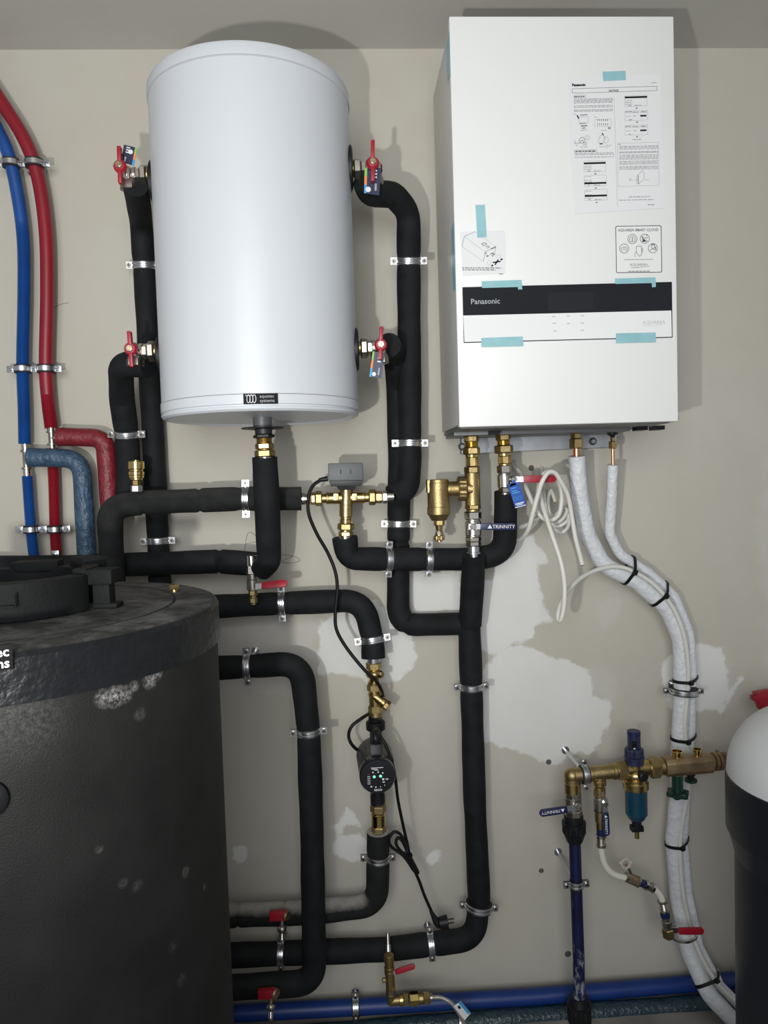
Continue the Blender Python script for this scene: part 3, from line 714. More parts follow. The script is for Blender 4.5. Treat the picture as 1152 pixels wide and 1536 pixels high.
def on_tank(px, py, off=0.0):
    v = ray(px, py); a = v.x**2+v.y**2; w = EYE-tc_; b = 2*(w.x*v.x+w.y*v.y); c_ = w.x**2+w.y**2-(TR_+off)**2
    return EYE+v*((-b-math.sqrt(b*b-4*a*c_))/(2*a))
pr_ = on_tank(19.5, 984, .004); nt = V(pr_.x-TX, pr_.y+TD, 0).normalized(); xt = V(0, 0, 1).cross(nt)
Mt = frame(pr_, xt, nt); w_, h_ = .088, .0155
bdg = MB(Mt).prism([V(-w_, -h_, -.0035), V(0, -h_, -.0035), V(0, h_, -.0035), V(-w_, h_, -.0035)], V(0, 0, .0055)).build('badge', 'ink', tank, bevel=.0008)
text('aquatec', Mt @ Matrix.Translation((-.004, .0015, .0022)), .0165, 'white_print', bdg, align='RIGHT', bold=.0003, ext=.0003)
text('systems', Mt @ Matrix.Translation((-.004, -.0125, .0022)), .0165, 'white_print', bdg, align='RIGHT', bold=.0003, ext=.0003)
q = on_tank(-20, 1200); nq = V(q.x-TX, q.y+TD, 0).normalized()
MB().lathe(q-nq*.004, nq, [(0, .024), (.008, .024), (.011, .019), (.011, 0)], 28).build('port_rosette', 'black_plastic', tank)
# plaster-dust smears on jacket: real pale smears with a shape of their own go in the jacket material
jm = MATS['tank_jacket']; N = jm.node_tree.nodes; Lk = jm.node_tree.links; Bj = N['Principled BSDF']; src = Bj.inputs['Base Color'].links[0].from_socket
tcj = N.new('ShaderNodeTexCoord')
def blob(p, rad):
    vm = N.new('ShaderNodeVectorMath'); vm.operation = 'DISTANCE'; Lk.new(tcj.outputs['Object'], vm.inputs[0]); vm.inputs[1].default_value = p
    mr = N.new('ShaderNodeMapRange'); Lk.new(vm.outputs['Value'], mr.inputs[0]); mr.inputs[1].default_value = rad; mr.inputs[2].default_value = rad*.2; mr.inputs[3].default_value = 0; mr.inputs[4].default_value = 1; return mr.outputs[0]
acc = None
for x, y, r, k in ((158, 1048, .016, .9), (175, 1045, .018, 1), (190, 1042, .014, .8), (203, 1030, .010, .8), (228, 1020, .016, 1), (238, 1010, .013, 1), (212, 1072, .012, .25), (281, 1308, .011, .45), (186, 1326, .010, .25), (208, 1330, .011, .2), (262, 1420, .012, .15), (275, 1470, .012, .2), (310, 1330, .009, .3), (150, 1275, .008, .3), (30, 1070, .07, .12)):
    b_ = blob(on_tank(x, y), r); mm = N.new('ShaderNodeMath'); mm.operation = 'MULTIPLY'; Lk.new(b_, mm.inputs[0]); mm.inputs[1].default_value = k
    if acc is None: acc = mm.outputs[0]
    else:
        mx_ = N.new('ShaderNodeMath'); mx_.operation = 'MAXIMUM'; Lk.new(acc, mx_.inputs[0]); Lk.new(mm.outputs[0], mx_.inputs[1]); acc = mx_.outputs[0]
nn = N.new('ShaderNodeTexNoise'); nn.inputs['Scale'].default_value = 160; nn.inputs['Detail'].default_value = 8; nn.inputs['Roughness'].default_value = .8; Lk.new(tcj.outputs['Object'], nn.inputs['Vector'])
mr = N.new('ShaderNodeMapRange'); Lk.new(nn.outputs[0], mr.inputs[0]); mr.inputs[1].default_value = .42; mr.inputs[2].default_value = .62
ml = N.new('ShaderNodeMath'); ml.operation = 'MULTIPLY'; Lk.new(acc, ml.inputs[0]); Lk.new(mr.outputs[0], ml.inputs[1])
mxj = N.new('ShaderNodeMix'); mxj.data_type = 'RGBA'; Lk.new(ml.outputs[0], mxj.inputs[0]); Lk.new(src, mxj.inputs[6]); mxj.inputs[7].default_value = (.34, .33, .32, 1); Lk.new(mxj.outputs[2], Bj.inputs['Base Color'])

tm = MATS['tank_top']; N = tm.node_tree.nodes; Lk = tm.node_tree.links
for q_ in N:
    if q_.type == 'MAP_RANGE' and abs(q_.inputs[1].default_value-.75) < 1e-4: q_.inputs[1].default_value = 1.42; q_.inputs[2].default_value = 1.60
# pale smears rubbed on the dark blue upright pipe
nm_ = MATS['pipe_blue_dark']; N = nm_.node_tree.nodes; Lk = nm_.node_tree.links; Bn = N['Principled BSDF']; src = Bn.inputs['Base Color'].links[0].from_socket
tcn = N.new('ShaderNodeTexCoord'); mpn = N.new('ShaderNodeMapping'); mpn.inputs['Scale'].default_value = (1, 1, .45); Lk.new(tcn.outputs['Object'], mpn.inputs[0])
n1 = N.new('ShaderNodeTexNoise'); n1.inputs['Scale'].default_value = 55; n1.inputs['Detail'].default_value = 9; n1.inputs['Roughness'].default_value = .75; Lk.new(mpn.outputs[0], n1.inputs['Vector'])
sx_ = N.new('ShaderNodeSeparateXYZ'); Lk.new(tcn.outputs['Object'], sx_.inputs[0])
gr = N.new('ShaderNodeMapRange'); Lk.new(sx_.outputs[2], gr.inputs[0]); gr.inputs[1].default_value = .42; gr.inputs[2].default_value = .08; gr.inputs[3].default_value = 0; gr.inputs[4].default_value = .16
ad_ = N.new('ShaderNodeMath'); Lk.new(n1.outputs[0], ad_.inputs[0]); Lk.new(gr.outputs[0], ad_.inputs[1])
mr_ = N.new('ShaderNodeMapRange'); Lk.new(ad_.outputs[0], mr_.inputs[0]); mr_.inputs[1].default_value = .64; mr_.inputs[2].default_value = .74; mr_.inputs[3].default_value = 0; mr_.inputs[4].default_value = .8
mxn = N.new('ShaderNodeMix'); mxn.data_type = 'RGBA'; Lk.new(mr_.outputs[0], mxn.inputs[0]); Lk.new(src, mxn.inputs[6]); mxn.inputs[7].default_value = (.36, .37, .40, 1); Lk.new(mxn.outputs[2], Bn.inputs['Base Color'])
# ---- things lying on the tank
def on_top(px, py, z): v = ray(px, py); return EYE+v*((z-EYE.z)/v.z)
pp = on_top(262, 888, TZ); plug = thing('brass_plug', 'small brass hexagon plug lying on the buffer tank top', 'plug', pp)
MB().lathe(pp, V(0, 0, 1), [(0, .0075), (.005, .0075)], 16).build('shank', 'brass', plug); MB().lathe(pp+V(0, 0, .005), V(0, 0, 1), [(0, .0085), (.001, .0098), (.007, .0098), (.008, .0085)], 6).build('hex_head', 'brass', plug)
cz = TZ+.002; c0 = on_top(4, 936, cz)+V(-.035, .128, 0)
coup = thing('grooved_coupling', 'black half-ring pipe coupling lying on top of the buffer tank', 'coupling', c0)
def arcbox(r0, r1, z0, z1, a0, a1, n=24):
    vs = []; fs = []
    for k in range(n+1):
        a = math.radians(a0+(a1-a0)*k/n); d = V(math.cos(a), math.sin(a), 0)
        vs += [c0+d*r0+V(0, 0, z0), c0+d*r1+V(0, 0, z0), c0+d*r1+V(0, 0, z1), c0+d*r0+V(0, 0, z1)]
    for k in range(n):
        for j in range(4): fs.append((k*4+j, k*4+(j+1) % 4, k*4+4+(j+1) % 4, k*4+4+j))
    fs += [(0, 1, 2, 3), (n*4+3, n*4+2, n*4+1, n*4)]; m_ = MB(); m_.add(vs, fs); return m_
R1 = .133
arcbox(R1-.034, R1, .0, .058, -178, -14).build('ring_body', 'coupling_black', coup, bevel=.004)
arcbox(R1-.03, R1-.004, .05, .066, -14, 40, 10).build('ring_shoulder', 'coupling_black', coup, bevel=.003)
arcbox(R1-.034, R1-.004, .0, .058, 20, 130, 16).build('ring_back', 'coupling_black', coup, bevel=.004)
def lug(a, r, sx, sy, z0, z1, nm):
    a = math.radians(a); d = V(math.cos(a), math.sin(a), 0); t = V(-math.sin(a), math.cos(a), 0)
    MB().box(c0+d*r+V(0, 0, (z0+z1)/2), d*sx, t*sy, (0, 0, (z1-z0)/2)).build(nm, 'coupling_black', coup, bevel=.003)
lug(-6, R1+.014, .022, .020, .040, .064, 'bolt_lug'); lug(-4, R1+.012, .014, .013, 0, .04, 'bolt_lug'); lug(-4, R1+.018, .02, .016, 0, .008, 'lug_foot')
lug(42, R1-.012, .02, .03, .055, .076, 'bolt_lug'); lug(95, R1-.02, .02, .04, .05, .068, 'bolt_lug')
p = c0+V(.035, -R1-.0005, .026); MB().box(p, (.022, .0, 0), (0, .001, 0), (0, 0, .0012)).box(p+V(.022, 0, .009), (.0012, 0, 0), (0, .001, 0), (0, 0, .010)).build('cast_mark', 'coupling_black', coup)

# ---- softener tank at the right edge
SR = .185; SD = .60; angL = horiz_angle(1088, 1160); Sy = 2.0-SD
SX = Sy*math.tan(angL)+SR/math.cos(angL); sc_ = V(SX, -SD, 0); Ds = math.sqrt(SX**2+Sy**2-SR**2)
SZ = zat(1088, 1152, Ds); S1 = zat(1090, 1232, Ds); S2 = zat(1104, 1272, Ds)
soft = thing('softener_tank', 'dark navy water softener tank with white domed lid at right edge', 'tank', V(SX, -SD, 0))
def sl_(prof, nm, mt): return MB().lathe(sc_, V(0, 0, 1), prof, 80, up=V(1, 0, 0)).build(nm, mt, soft, 35)
DH = .15
sl_([(SZ-.004, SR-.012)]+[(SZ+DH*math.sin(k*PI/2/14)**1.0, (SR-.001)*math.cos(k*PI/2/14)**.8) for k in range(15)], 'domed_lid', 'dome_white')
sl_([(S2, SR*.915), (S1-.006, SR*.985), (S1, SR+.001), (SZ-.002, SR+.001), (SZ, SR-.002), (SZ, SR-.01)], 'collar', 'tank_navy')
sl_([(0, SR*.9), (.01, SR*.915), (S2, SR*.915)], 'body', 'tank_navy')
# ================================================================== insulated pipe runs
R0 = .0295
insulated('insulated_pipe', 'black foam riser pipe behind the left flank of the white water tank', [(203,276,.27),(206,292,.22),(212,335,.075),(218,420,.05),(227,600,.05),(238,830,.05),(240,880,.05)], .0285, .06, pinch=[(217,397),(239,811)], key='A')
insulated('insulated_pipe', 'black foam pipe curving left and down from the lower left tank valve', [(222,547,.245),(181,546,.22),(183,600,.13),(190,651,.10),(192,700,.09),(190,770,.09)], .0300, .045, pinch=[(190,651)], key='B')
insulated('insulated_pipe', 'dusty black foam pipe running left from the three-way valve then down', [(452,748,.15),(366,748,.155),(215,754,.165),(164,760,.168),(172,930,.17),(178,1060,.17),(180,1075,.46)], .0300, .055, mat_='foam_dusty', pinch=[(366,748)], joints=[(212,754),(300,752)], key='C')
insulated('insulated_pipe', 'black foam pipe running level just above the buffer tank top', [(384,846,.16),(330,842,.14),(215,846,.105),(100,850,.10),(-400,858,.10)], .0300, .05, joints=[(330,842)], key='D')
insulated('insulated_pipe', 'short black foam pipe hanging below the water tank centre', [(397,686,.265),(401,760,.25),(404,842,.20),(392,853,.175)], .0300, .03, key='E')
insulated('insulated_pipe', 'black foam pipe from the upper right tank valve down to the three-way valve', [(549,272,.27),(555,290,.24),(590,292,.20),(613,318,.15),(613,400,.11),(614,560,.11),(615,690,.11),(611,733,.12),(588,745,.135)], .0300, [0,.03,.045,.05,.05,.05,.03,.035,0], pinch=[(613,393),(615,666)], key='F')
insulated('insulated_pipe', 'black foam pipe from the lower right tank valve down to the tee', [(583,518,.22),(592,532,.13),(597,580,.055),(599,700,.05),(598,786,.05),(597,938,.06),(712,935,.085)], .0300, [0,.03,.04,.05,.05,.048,0], pinch=[(598,786)], joints=[(598,815),(612,938)], key='G')
insulated('insulated_pipe', 'black foam pipe curving from under the three-way valve to the right boiler port', [(517,806,.145),(521,838,.14),(600,839,.12),(700,839,.11),(757,832,.12),(759,738,.15)], .0300, [0,.055,.05,.05,.075,0], pinch=[(582,838),(645,838)], key='H', fat=((519,812,.08),))
insulated('insulated_pipe', 'short black foam pipe under the blue lever valve', [(711,834,.17),(708,890,.12),(705,937,.095)], .0300, .03, fat=((710,836,-.06),), key='I0')
insulated('insulated_pipe', 'long black foam pipe dropping from the tee to floor level and turning left', [(704,940,.09),(707,1028,.085),(712,1200,.08),(719,1352,.08),(712,1408,.085),(580,1424,.085),(160,1440,.085),(130,1441,.46)], .0300, [0,.05,.05,.05,.055,.05,.05,0], pinch=[(707,1028),(720,1360),(645,1416)], joints=[(582,1424)], key='I')
insulated('insulated_pipe', 'black foam pipe from the buffer tank bending down above the circulation pump', [(190,916,.46),(215,915,.11),(424,905,.11),(545,900,.11),(559,960,.115),(560,987,.12)], .0300, [0,.05,.05,.075,.05,0], pinch=[(424,905),(558,957)], key='J')
insulated('insulated_pipe', 'dusty grey-topped foam pipe from below the pump left to the buffer tank', [(567,1247,.115),(567,1287,.11),(566,1357,.10),(470,1368,.10),(225,1378,.10),(200,1379,.48)], .0300, [0,.05,.055,.05,.05,0], mat_='foam_very_dusty', pinch=[(567,1287)], joints=[(428,1370),(356,1372)], key='K')
insulated('insulated_pipe', 'tall black foam pipe looping from the buffer tank middle down to floor', [(200,1008,.46),(220,1007,.17),(370,1000,.17),(452,994,.17),(463,1098,.17),(468,1250,.17),(472,1474,.17),(230,1488,.17),(205,1489,.47)], .0300, [0,.05,.05,.055,.05,.05,.05,.05,0], pinch=[(370,1001),(464,1098)], key='L', fat=((476,1420,.08),))
insulated('water_pipe', 'smooth bright blue pipe running low along the wall', [(-200,1552,.06),(330,1521,.06),(540,1510,.06),(800,1495,.06),(1130,1468,.06),(1400,1446,.06)], .0215, .05, mat_='pipe_blue_floor', lump=.002, key='M')
insulated('insulated_pipe', 'dark teal foam pipe lying under the bright blue pipe', [(300,1567,.085),(700,1533,.085),(1130,1502,.085),(1400,1482,.085)], .026, .05, mat_='foam_teal', lump=.03, key='M2')
insulated('insulated_pipe', 'blue foam pipe bending down from the tee in the blue flexible pipe', [(43,686,.085),(122,688,.085),(140,990,.085)], .0235, [0,.045,0], mat_='foam_blue', key='N')
insulated('insulated_pipe', 'red foam pipe bending down from the tee in the red flexible pipe', [(87,655,.085),(158,657,.085),(166,780,.085)], .0235, [0,.035,0], mat_='foam_red', key='O')
insulated('refrigerant_pipe', 'thick white insulated refrigerant pipe sweeping down the right wall', [(865,684,.13),(869,740,.115),(880,800,.095),(905,848,.085),(955,872,.08),(1000,912,.08),(1021,960,.08),(1023,1034,.08),(1019,1110,.075),(1017,1180,.07),(1010,1260,.065),(1017,1350,.07),(1034,1430,.105),(1062,1490,.15),(1118,1550,.18)], .0215, .09, mat_='foam_white', lump=.015, key='P')
insulated('refrigerant_pipe', 'thin white insulated refrigerant pipe beside the thick one', [(919,697,.13),(917,750,.11),(914,800,.085),(930,832,.07),(972,858,.06),(1012,895,.055),(1034,950,.052),(1038,1010,.052),(1036,1040,.055),(1036,1090,.05),(1030,1160,.042),(1024,1260,.036),(1031,1340,.045),(1048,1420,.08),(1076,1475,.115),(1130,1530,.14)], .0135, .06, mat_='foam_white', lump=.01, key='Q')
# copper stubs and flare nuts of the refrigerant pipes
t = thing('flare_connector', 'brass flare nut on the thick copper pipe under the heat pump unit', 'fitting', at(864, 666, .13))
stack(t, (864,646,.13), (865,690,.13), [(0,5,5,'pipe','brass'),(4,12,8.5,'hex','brass'),(12,27,10.5,'hex','brass'),(27,46,5.2,'pipe','copper','copper_pipe')])
t = thing('flare_connector', 'small brass flare nut with black cap on the thin copper pipe', 'fitting', at(919, 666, .13))
stack(t, (918.5,640,.13), (919.5,700,.13), [(0,12,8,'round','black_plastic','cap'),(12,16,5,'cone','black_plastic','cap_tip',3),(16,22,3.6,'hex','brass'),(22,33,6,'hex','brass'),(33,60,2.4,'pipe','copper','copper_pipe')])
MB().lathe(at(919, 698, .13), (at(919,698,.13)-at(917.5,740,.115)), [(0, .0125), (.001, .0125)], 20).build('foam_end', 'rubber', t)

# ---- blue and red flexible pipes at left
def flexible(label, pts, r, mt, ribs, key):
    P = resample(catmull(pts3(pts), 10), .0016); rr = []
    for i, p in enumerate(P):
        x, y = project(p); a = 0.0
        for y0, y1 in ribs: a = max(a, min(1, max(0, (y-y0)/60)) if y < y1 else 0)
        rr.append(r*(1-.02*a-a*(.08 if i % 2 else -.02)))
    o = MB().tube(P, rr, 18).build('flexible_pipe', mt, None, 60); tag(o, label, 'pipe'); PATHS[key] = (P, r)
flexible('blue flexible pipe curving in from the upper left above its tee', [(-190,-30,.06),(-110,40,.06),(-40,120,.06),(-10,182,.06),(12,230,.06),(26,290,.055),(35,360,.055),(36,440,.055),(34,545,.055),(36,610,.055),(37,666,.055)], .0158, 'pipe_blue', [(300, 900)], 'blue1')
flexible('red flexible pipe curving in from the upper left above its tee', [(-190,-60,.06),(-110,12,.06),(-40,92,.06),(0,150,.06),(38,212,.06),(58,270,.055),(69,350,.055),(71,440,.055),(69,545,.055),(72,600,.055),(77,642,.055)], .0170, 'pipe_red', [(560, 900)], 'red1')
flexible('short blue corrugated pipe below the blue tee', [(41,714,.055),(44,760,.055),(48,810,.055),(52,850,.055),(60,980,.055)], .0136, 'pipe_blue', [(600, 900)], 'blue2')
flexible('red corrugated pipe passing behind the blue foam pipe', [(78,672,.05),(81,730,.045),(83,800,.045),(86,850,.045),(92,980,.045)], .0142, 'pipe_red', [(600, 900)], 'red2')
for nm, (x0, y0), (x1, y1), dd in (('blue', (37.5, 662), (41, 716), .055), ('red', (76.5, 638), (79, 676), .052)):
    L = math.hypot(x1-x0, y1-y0)
    t = thing('press_tee', f'nickel press tee joining the {nm} flexible pipe to its {nm} foam branch', 'fitting', at((x0+x1)/2, (y0+y1)/2, dd), 'press tees')
    stack(t, (x0, y0, dd), (x1, y1, dd), [(0,L*.24,6,'round','nickel','press_sleeve'),(L*.24,L*.3,7.5,'ring','nickel_dull'),(L*.3,L*.72,4.8,'round','nickel_dull','tee_body'),(L*.72,L*.78,7.5,'ring','nickel_dull'),(L*.78,L,6,'round','nickel','press_sleeve')])
    m_ = at((x0+x1)/2, (y0+y1)/2, dd); MB().lathe(m_, V(1, -.1, 0), [(0, .008), (.02, .008)], 16).build('branch', 'nickel_dull', t)

# ================================================================== clamps
Zc = 'zinc clamp with two screws '
G1 = 'zinc pipe clamps'
clamp(Zc+'on the riser beside the tank, upper left', 'A', 216, 397)
clamp(Zc+'on the riser just above the level pipe', 'A', 239, 811, stud=False)
clamp(Zc+'on the left curved pipe beside the red foam', 'B', 190, 651)
clamp(Zc+'upright on the dusty pipe left of the hanging pipe', 'C', 367, 748)
clamp(Zc+'below the upper right tank valve', 'F', 612, 393)
clamp(Zc+'on the pipe right of the tank bottom', 'F', 615, 667)
clamp(Zc+'on the riser under the three-way valve outlet', 'G', 598, 786)
clamp(Zc+'upright where the curved pipe crosses the riser', 'H', 582, 838)
clamp(Zc+'upright below the brass dirt separator', 'H', 645, 838)
clamp(Zc+'upright on the level pipe beside a red lever', 'J', 424, 905)
clamp(Zc+'on the bend right above the brass strainer', 'J', 558, 957)
clamp(Zc+'upright on the pipe leaving the buffer tank middle', 'L', 370, 1001)
clamp(Zc+'on the tall loop pipe left of the pump', 'L', 464, 1098)
clamp(Zc+'on the long drop pipe below the tee', 'I', 707, 1028)
clamp(Zc+'sitting loose and tilted above the bottom bend', 'I', 720, 1360, tilt=0, r=.034)
clamp(Zc+'upright on the floor pipe near the power plug', 'I', 645, 1416)
clamp(Zc+'on the pipe below the brass check valve', 'K', 567, 1287)
clamp(Zc+'on the bright blue floor pipe', 'M', 535, 1510, rs=1.0)
clamp(Zc+'on the bright blue floor pipe beside the softener', 'M', 1076, 1473, rs=1.0)
clamp(Zc+'on the teal floor pipe', 'M2', 694, 1533, rs=.95)
clamp(Zc+'around the white refrigerant bundle', c=at(1025, 1036, .074), axis=(at(1025,1060,.074)-at(1027,1010,.074)).normalized(), r=.0365, width=.014)
# double clamps holding blue and red pipes
for lab, kb, kr, xb, xr, y in (('highest double clamp holding the blue and red pipes', 'blue1', 'red1', 23, 55, 244), ('middle double clamp holding the blue and red pipes', 'blue1', 'red1', 35, 70, 554), ('lowest double clamp holding the blue and red pipes', 'blue2', 'red2', 47, 83, 794)):
    a, ax, _ = nearest(PATHS[kb][0], xb, y); b, ax2, _ = nearest(PATHS[kr][0], xr, y); t = thing('double_clamp', lab, 'clamp', (a+b)/2)
    e = V(1, 0, 0)
    for c_, A_, r_ in ((a, ax, PATHS[kb][1]), (b, ax2, PATHS[kr][1])):
        A_ = V(0, 0, -1)
        r_ += .002
        MB().lathe(c_-A_*.010, A_, [(0, r_-.003), (0, r_+.003), (.020, r_+.003), (.020, r_-.003)], 24).build('rubber_lining', 'rubber', t)
        MB().lathe(c_-A_*.006, A_, [(0, r_+.002), (0, r_+.0045), (.012, r_+.0045), (.012, r_+.002)], 24).build('band', 'zinc', t)
    for p in (a-e*.029, (a+b)/2, b+e*.029):
        MB().box(p, e*.010, V(0, .0035, 0), V(0, 0, .0085)).build('ear', 'zinc', t, bevel=.0015)
        s_ = MB().lathe(p+TOW*.0035, TOW, [(0, .0055), (.003, .0055), (.0038, .0045)], 12).build('screw', 'zinc', t)
        MB().box(p+TOW*.0075, e*.003, V(0, .0003, 0), V(0, 0, .0008)).build('slot', 'zinc_dark', s_)
    m_ = (a+b)/2; MB().lathe(V(m_.x, -.0005, m_.z), TOW, [(0, .010), (.003, .010), (.003, .0045), (-m_.y-.003, .0045)], 12).build('stud', 'zinc', t)
t = thing('clamp_ear', 'single zinc clamp ear on the red pipe behind the coupling', 'clamp', at(83, 832, .07))
p = at(83, 831, .075); MB().box(p, (.009, 0, 0), (0, .0015, 0), (0, 0, .009)).build('ear', 'zinc', t, bevel=.001); MB().lathe(p+TOW*.0015, TOW, [(0, .005), (.003, .005), (.0036, .004)], 12).build('screw', 'zinc', t)
MB().box(p+V(-.003, 0, -.016), (.004, 0, 0), (0, .0015, 0), (0, 0, .009)).build('strap', 'zinc', t)
# ================================================================== valves on the tank sides
def tank_valve(label, y, xb, xe, hub, up, dn, hn=16, elbow=True):
    d = -BC.y; t = thing('ball_valve', label, 'valve', at((xb+xe)/2, y, d)); L = abs(xe-xb); s = 1 if xe > xb else -1
    k = L/42
    stack(t, (xb, y, d), (xe, y+ (1 if s < 0 else -1)*L*.03, d), [(0,3*k,11,'round','brass'),(3*k,13*k,hn,'hex','nickel_dull'),(13*k,20*k,12,'hex','nickel'),(20*k,25*k,12.5,'round','nickel','collar'),(23*k,42*k,14.5,'ball','nickel')])
    p = at((xb+xe*3)/4, y+14, d); MB().lathe(p, V(0, 0, -1), [(-.012, .017), (0, .021), (.012, .021), (.014, .018)], 6, up=V(1, 0, 0)).build('elbow_nut', 'nickel_dull', t)
    hp = at(*hub, d+.032); c_ = at((xb+xe*2)/3, y, d)
    MB().tube([V(hp.x, -d, hp.z), hp+V(0, .004, 0)], .0085, 14).build('stem', 'nickel', t)
    butterfly(t, hp, at(up[0], up[1], d+.032)-hp, (at(up[0], up[1], d+.032)-hp).length, (at(dn[0], dn[1], d+.032)-hp).length)
    return t
tank_valve('ball valve with red wing handle at the upper left of the white tank', 263, 224, 184, (181, 251), (180, 222), (184, 277))
tank_valve('ball valve with red wing handle at the upper right of the white tank', 254, 527, 573, (559, 246), (559, 213), (559, 274), 15)
tank_valve('ball valve with red wing handle at the lower left of the white tank', 527, 236, 192, (197, 524), (195, 498), (197, 551))
tank_valve('ball valve with red wing handle at the lower right of the white tank', 523, 538, 580, (571, 518), (572, 491), (571, 540), 15)
def vtag(label, q, d, logo, word=None):
    t = thing('valve_tag', label, 'tag', at(q[2][0], q[2][1], d)); P = [at(x, y, d) for x, y in q]
    cd = MB().prism(P, TOW*.0006).build('card', 'navy_card', t)
    u = (P[1]-P[0]); v = (P[3]-P[0])
    cols = ['green_card', 'orange_card', 'lightblue_card']
    for i, cc in enumerate(cols):
        a = P[0]+v*(i/3); b = P[0]+v*((i+1)/3)
        MB().prism([a, a+u*.16, b+u*.16, b], TOW*.0008).build('stripe', cc, t)
    c_ = P[0]+u*logo[0]+v*logo[1]; MB().lathe(c_+TOW*.0006, TOW, [(0, u.length*.17), (.0004, u.length*.17)], 16).build('logo', 'white_card', t)
    for i in range(3):
        a = P[0]+u*.62+v*(.08+i*.13); MB().prism([a-u*.12, a+u*.16, a+u*.16+v*.06, a-u*.12+v*.06], TOW*.0009).build('print', 'white_card', t)
    a = P[0]+u*.66+v*.62; MB().prism([a, a+u*.12, a+u*.12+v*.28, a+v*.28], TOW*.0009).build('print', 'grey_print', t)
vtag('navy valve tag sticking up from the upper left tank valve', [(206, 222), (186, 217), (182, 243), (201, 249)][0:4], .275, (.42, .3))
vtag('navy valve tag hanging from the upper right tank valve', [(547, 252), (571, 252), (569, 293), (546, 290)], .287, (.25, .85))
vtag('navy tilted valve tag hanging from the lower right tank valve', [(559, 527), (577, 529), (572, 568), (554, 565)], .287, (.35, .88))

# ---- tank bottom connection
t = thing('tank_connector', 'brass union under the middle of the white water tank', 'fitting', at(397, 670, .265))
stack(t, (395.5, 648, .265), (398, 690, .265), [(-7,4,13,'round','zinc_dark','lock_nut'),(4,9,16,'hex','black_plastic','dark_nut'),(9,17,12,'thread','bronze'),(17,26,14,'hex','brass'),(26,27,11,'round','bronze'),(27,38,15.5,'hex','bronze'),(38,42,11,'pipe','nickel')])
# ---- drain valve by the hanging pipe
t = thing('drain_valve', 'small drain valve with red lever below the hanging foam pipe', 'valve', at(379, 880, .2))
stack(t, (377,833,.18), (380,905,.18), [(0,16,8.5,'round','nickel','tee'),(14,28,9,'hex','nickel_dull'),(28,36,7.5,'round','nickel_dull'),(36,52,8.5,'round','nickel_dull','valve_body'),(52,60,6.5,'hex','bronze'),(60,64,5,'round','bronze'),(64,71,6.5,'hex','bronze'),(71,74,4,'round','brass')])
p = at(387, 880, .2); lever(t, p, at(432, 875, .21)-p, .074, .018, .006, 'red_plastic', n=V(0, -.9, .4), base=.010)
# ---- air vent
t = thing('air_vent', 'brass air vent standing beside the left foam bend', 'valve', at(205, 735, .17))
stack(t, (205,738,.19), (204,690,.19), [(0,10,8.5,'hex','galvanised','adapter'),(10,18,6.5,'hex','brass_shiny'),(18,21,9,'ring','brass'),(21,25,11,'round','brass_shiny','collar'),(25,31,11.5,'round','brass_shiny'),(31,34,10,'ring','brass'),(34,46,12,'round','brass_shiny','cap'),(46,48,4,'round','brass')])

# ---- three-way valve and actuator
d = .15; t = thing('three_way_valve', 'brass three-way valve between the foam pipes', 'valve', at(519, 748, d))
stack(t, (449,748.5,d), (592,745,d), [(0,16,8.5,'round','nickel','steel_end'),(4,9,10,'ring','nickel'),(17,24,9.5,'hex','brass'),(24,34,11.5,'hex','bronze'),(34,40,7.5,'round','brass'),(40,44,9,'ring','bronze'),(44,62,9,'round','brass'),(58,82,9.5,'round','brass','valve_body'),(80,98,8.8,'round','brass'),(98,104,7.5,'round','brass'),(104,114,12,'hex','bronze'),(114,124,9.5,'hex','brass'),(124,132,10,'hex','zinc','steel_nut'),(132,142,7.5,'round','nickel','steel_end')])
stack(t, (519.5,733,d+.004), (518.5,808,d+.004), [(0,30,9.6,'round','brass','valve_body'),(24,42,10,'round','brass','outlet'),(42,46,8.5,'round','brass'),(46,52,9.5,'round','brass_shiny'),(52,62,12.5,'hex','bronze'),(62,64,9,'round','brass'),(64,71,11,'hex','brass'),(71,76,9.5,'round','nickel','steel_end')])
for x in (504, 532):
    p = at(x, 745.5, d+.018); b_ = MB().box(p, (.0065, 0, 0), (0, .004, 0), (0, 0, .0085)).build('cast_lug', 'brass', t, bevel=.001); MB().lathe(p+TOW*.004, TOW, [(0, .0035), (.001, .0030)], 14).build('lug_centre', 'bronze', b_)
act = thing('valve_actuator', 'dark grey box actuator on top of the three-way valve', 'actuator', at(519, 733, .16))
ad = .185
c_ = at(518.5, 709, ad); hx = 26.2*ppm(ad); 
P = [at(492, 695, ad+.028), at(544.5, 694, ad+.028), at(545, 720.5, ad+.028), at(492.5, 721.5, ad+.028)]
MB().prism(P, V(0, .062, 0)).build('housing', 'actuator_grey', act, bevel=.003)
MB().prism([at(493, 721.5, ad+.024), at(544.5, 720.5, ad+.024), at(541, 729, ad+.022), at(497, 730, ad+.022)], V(0, .055, 0)).build('base', 'actuator_dark', act, bevel=.002)
MB().prism([at(505, 730, ad+.012), at(534, 730, ad+.012), at(531, 735, ad+.01), at(509, 735, ad+.01)], V(0, .04, 0)).build('collar', 'black_plastic', act)
for x in (511, 526): MB().prism([at(x-.9, 704.5, ad+.0285), at(x+.9, 704.5, ad+.0285), at(x+.9, 711, ad+.0285), at(x-.9, 711, ad+.0285)], TOW*.0004).build('slot', 'black_plastic', act)
a, b = at(492, 718, ad), at(478, 720, ad); MB().tube([a, a.lerp(b, .6), b], [.0065, .0055, .004], 14).build('cable_gland', 'black_plastic', act)
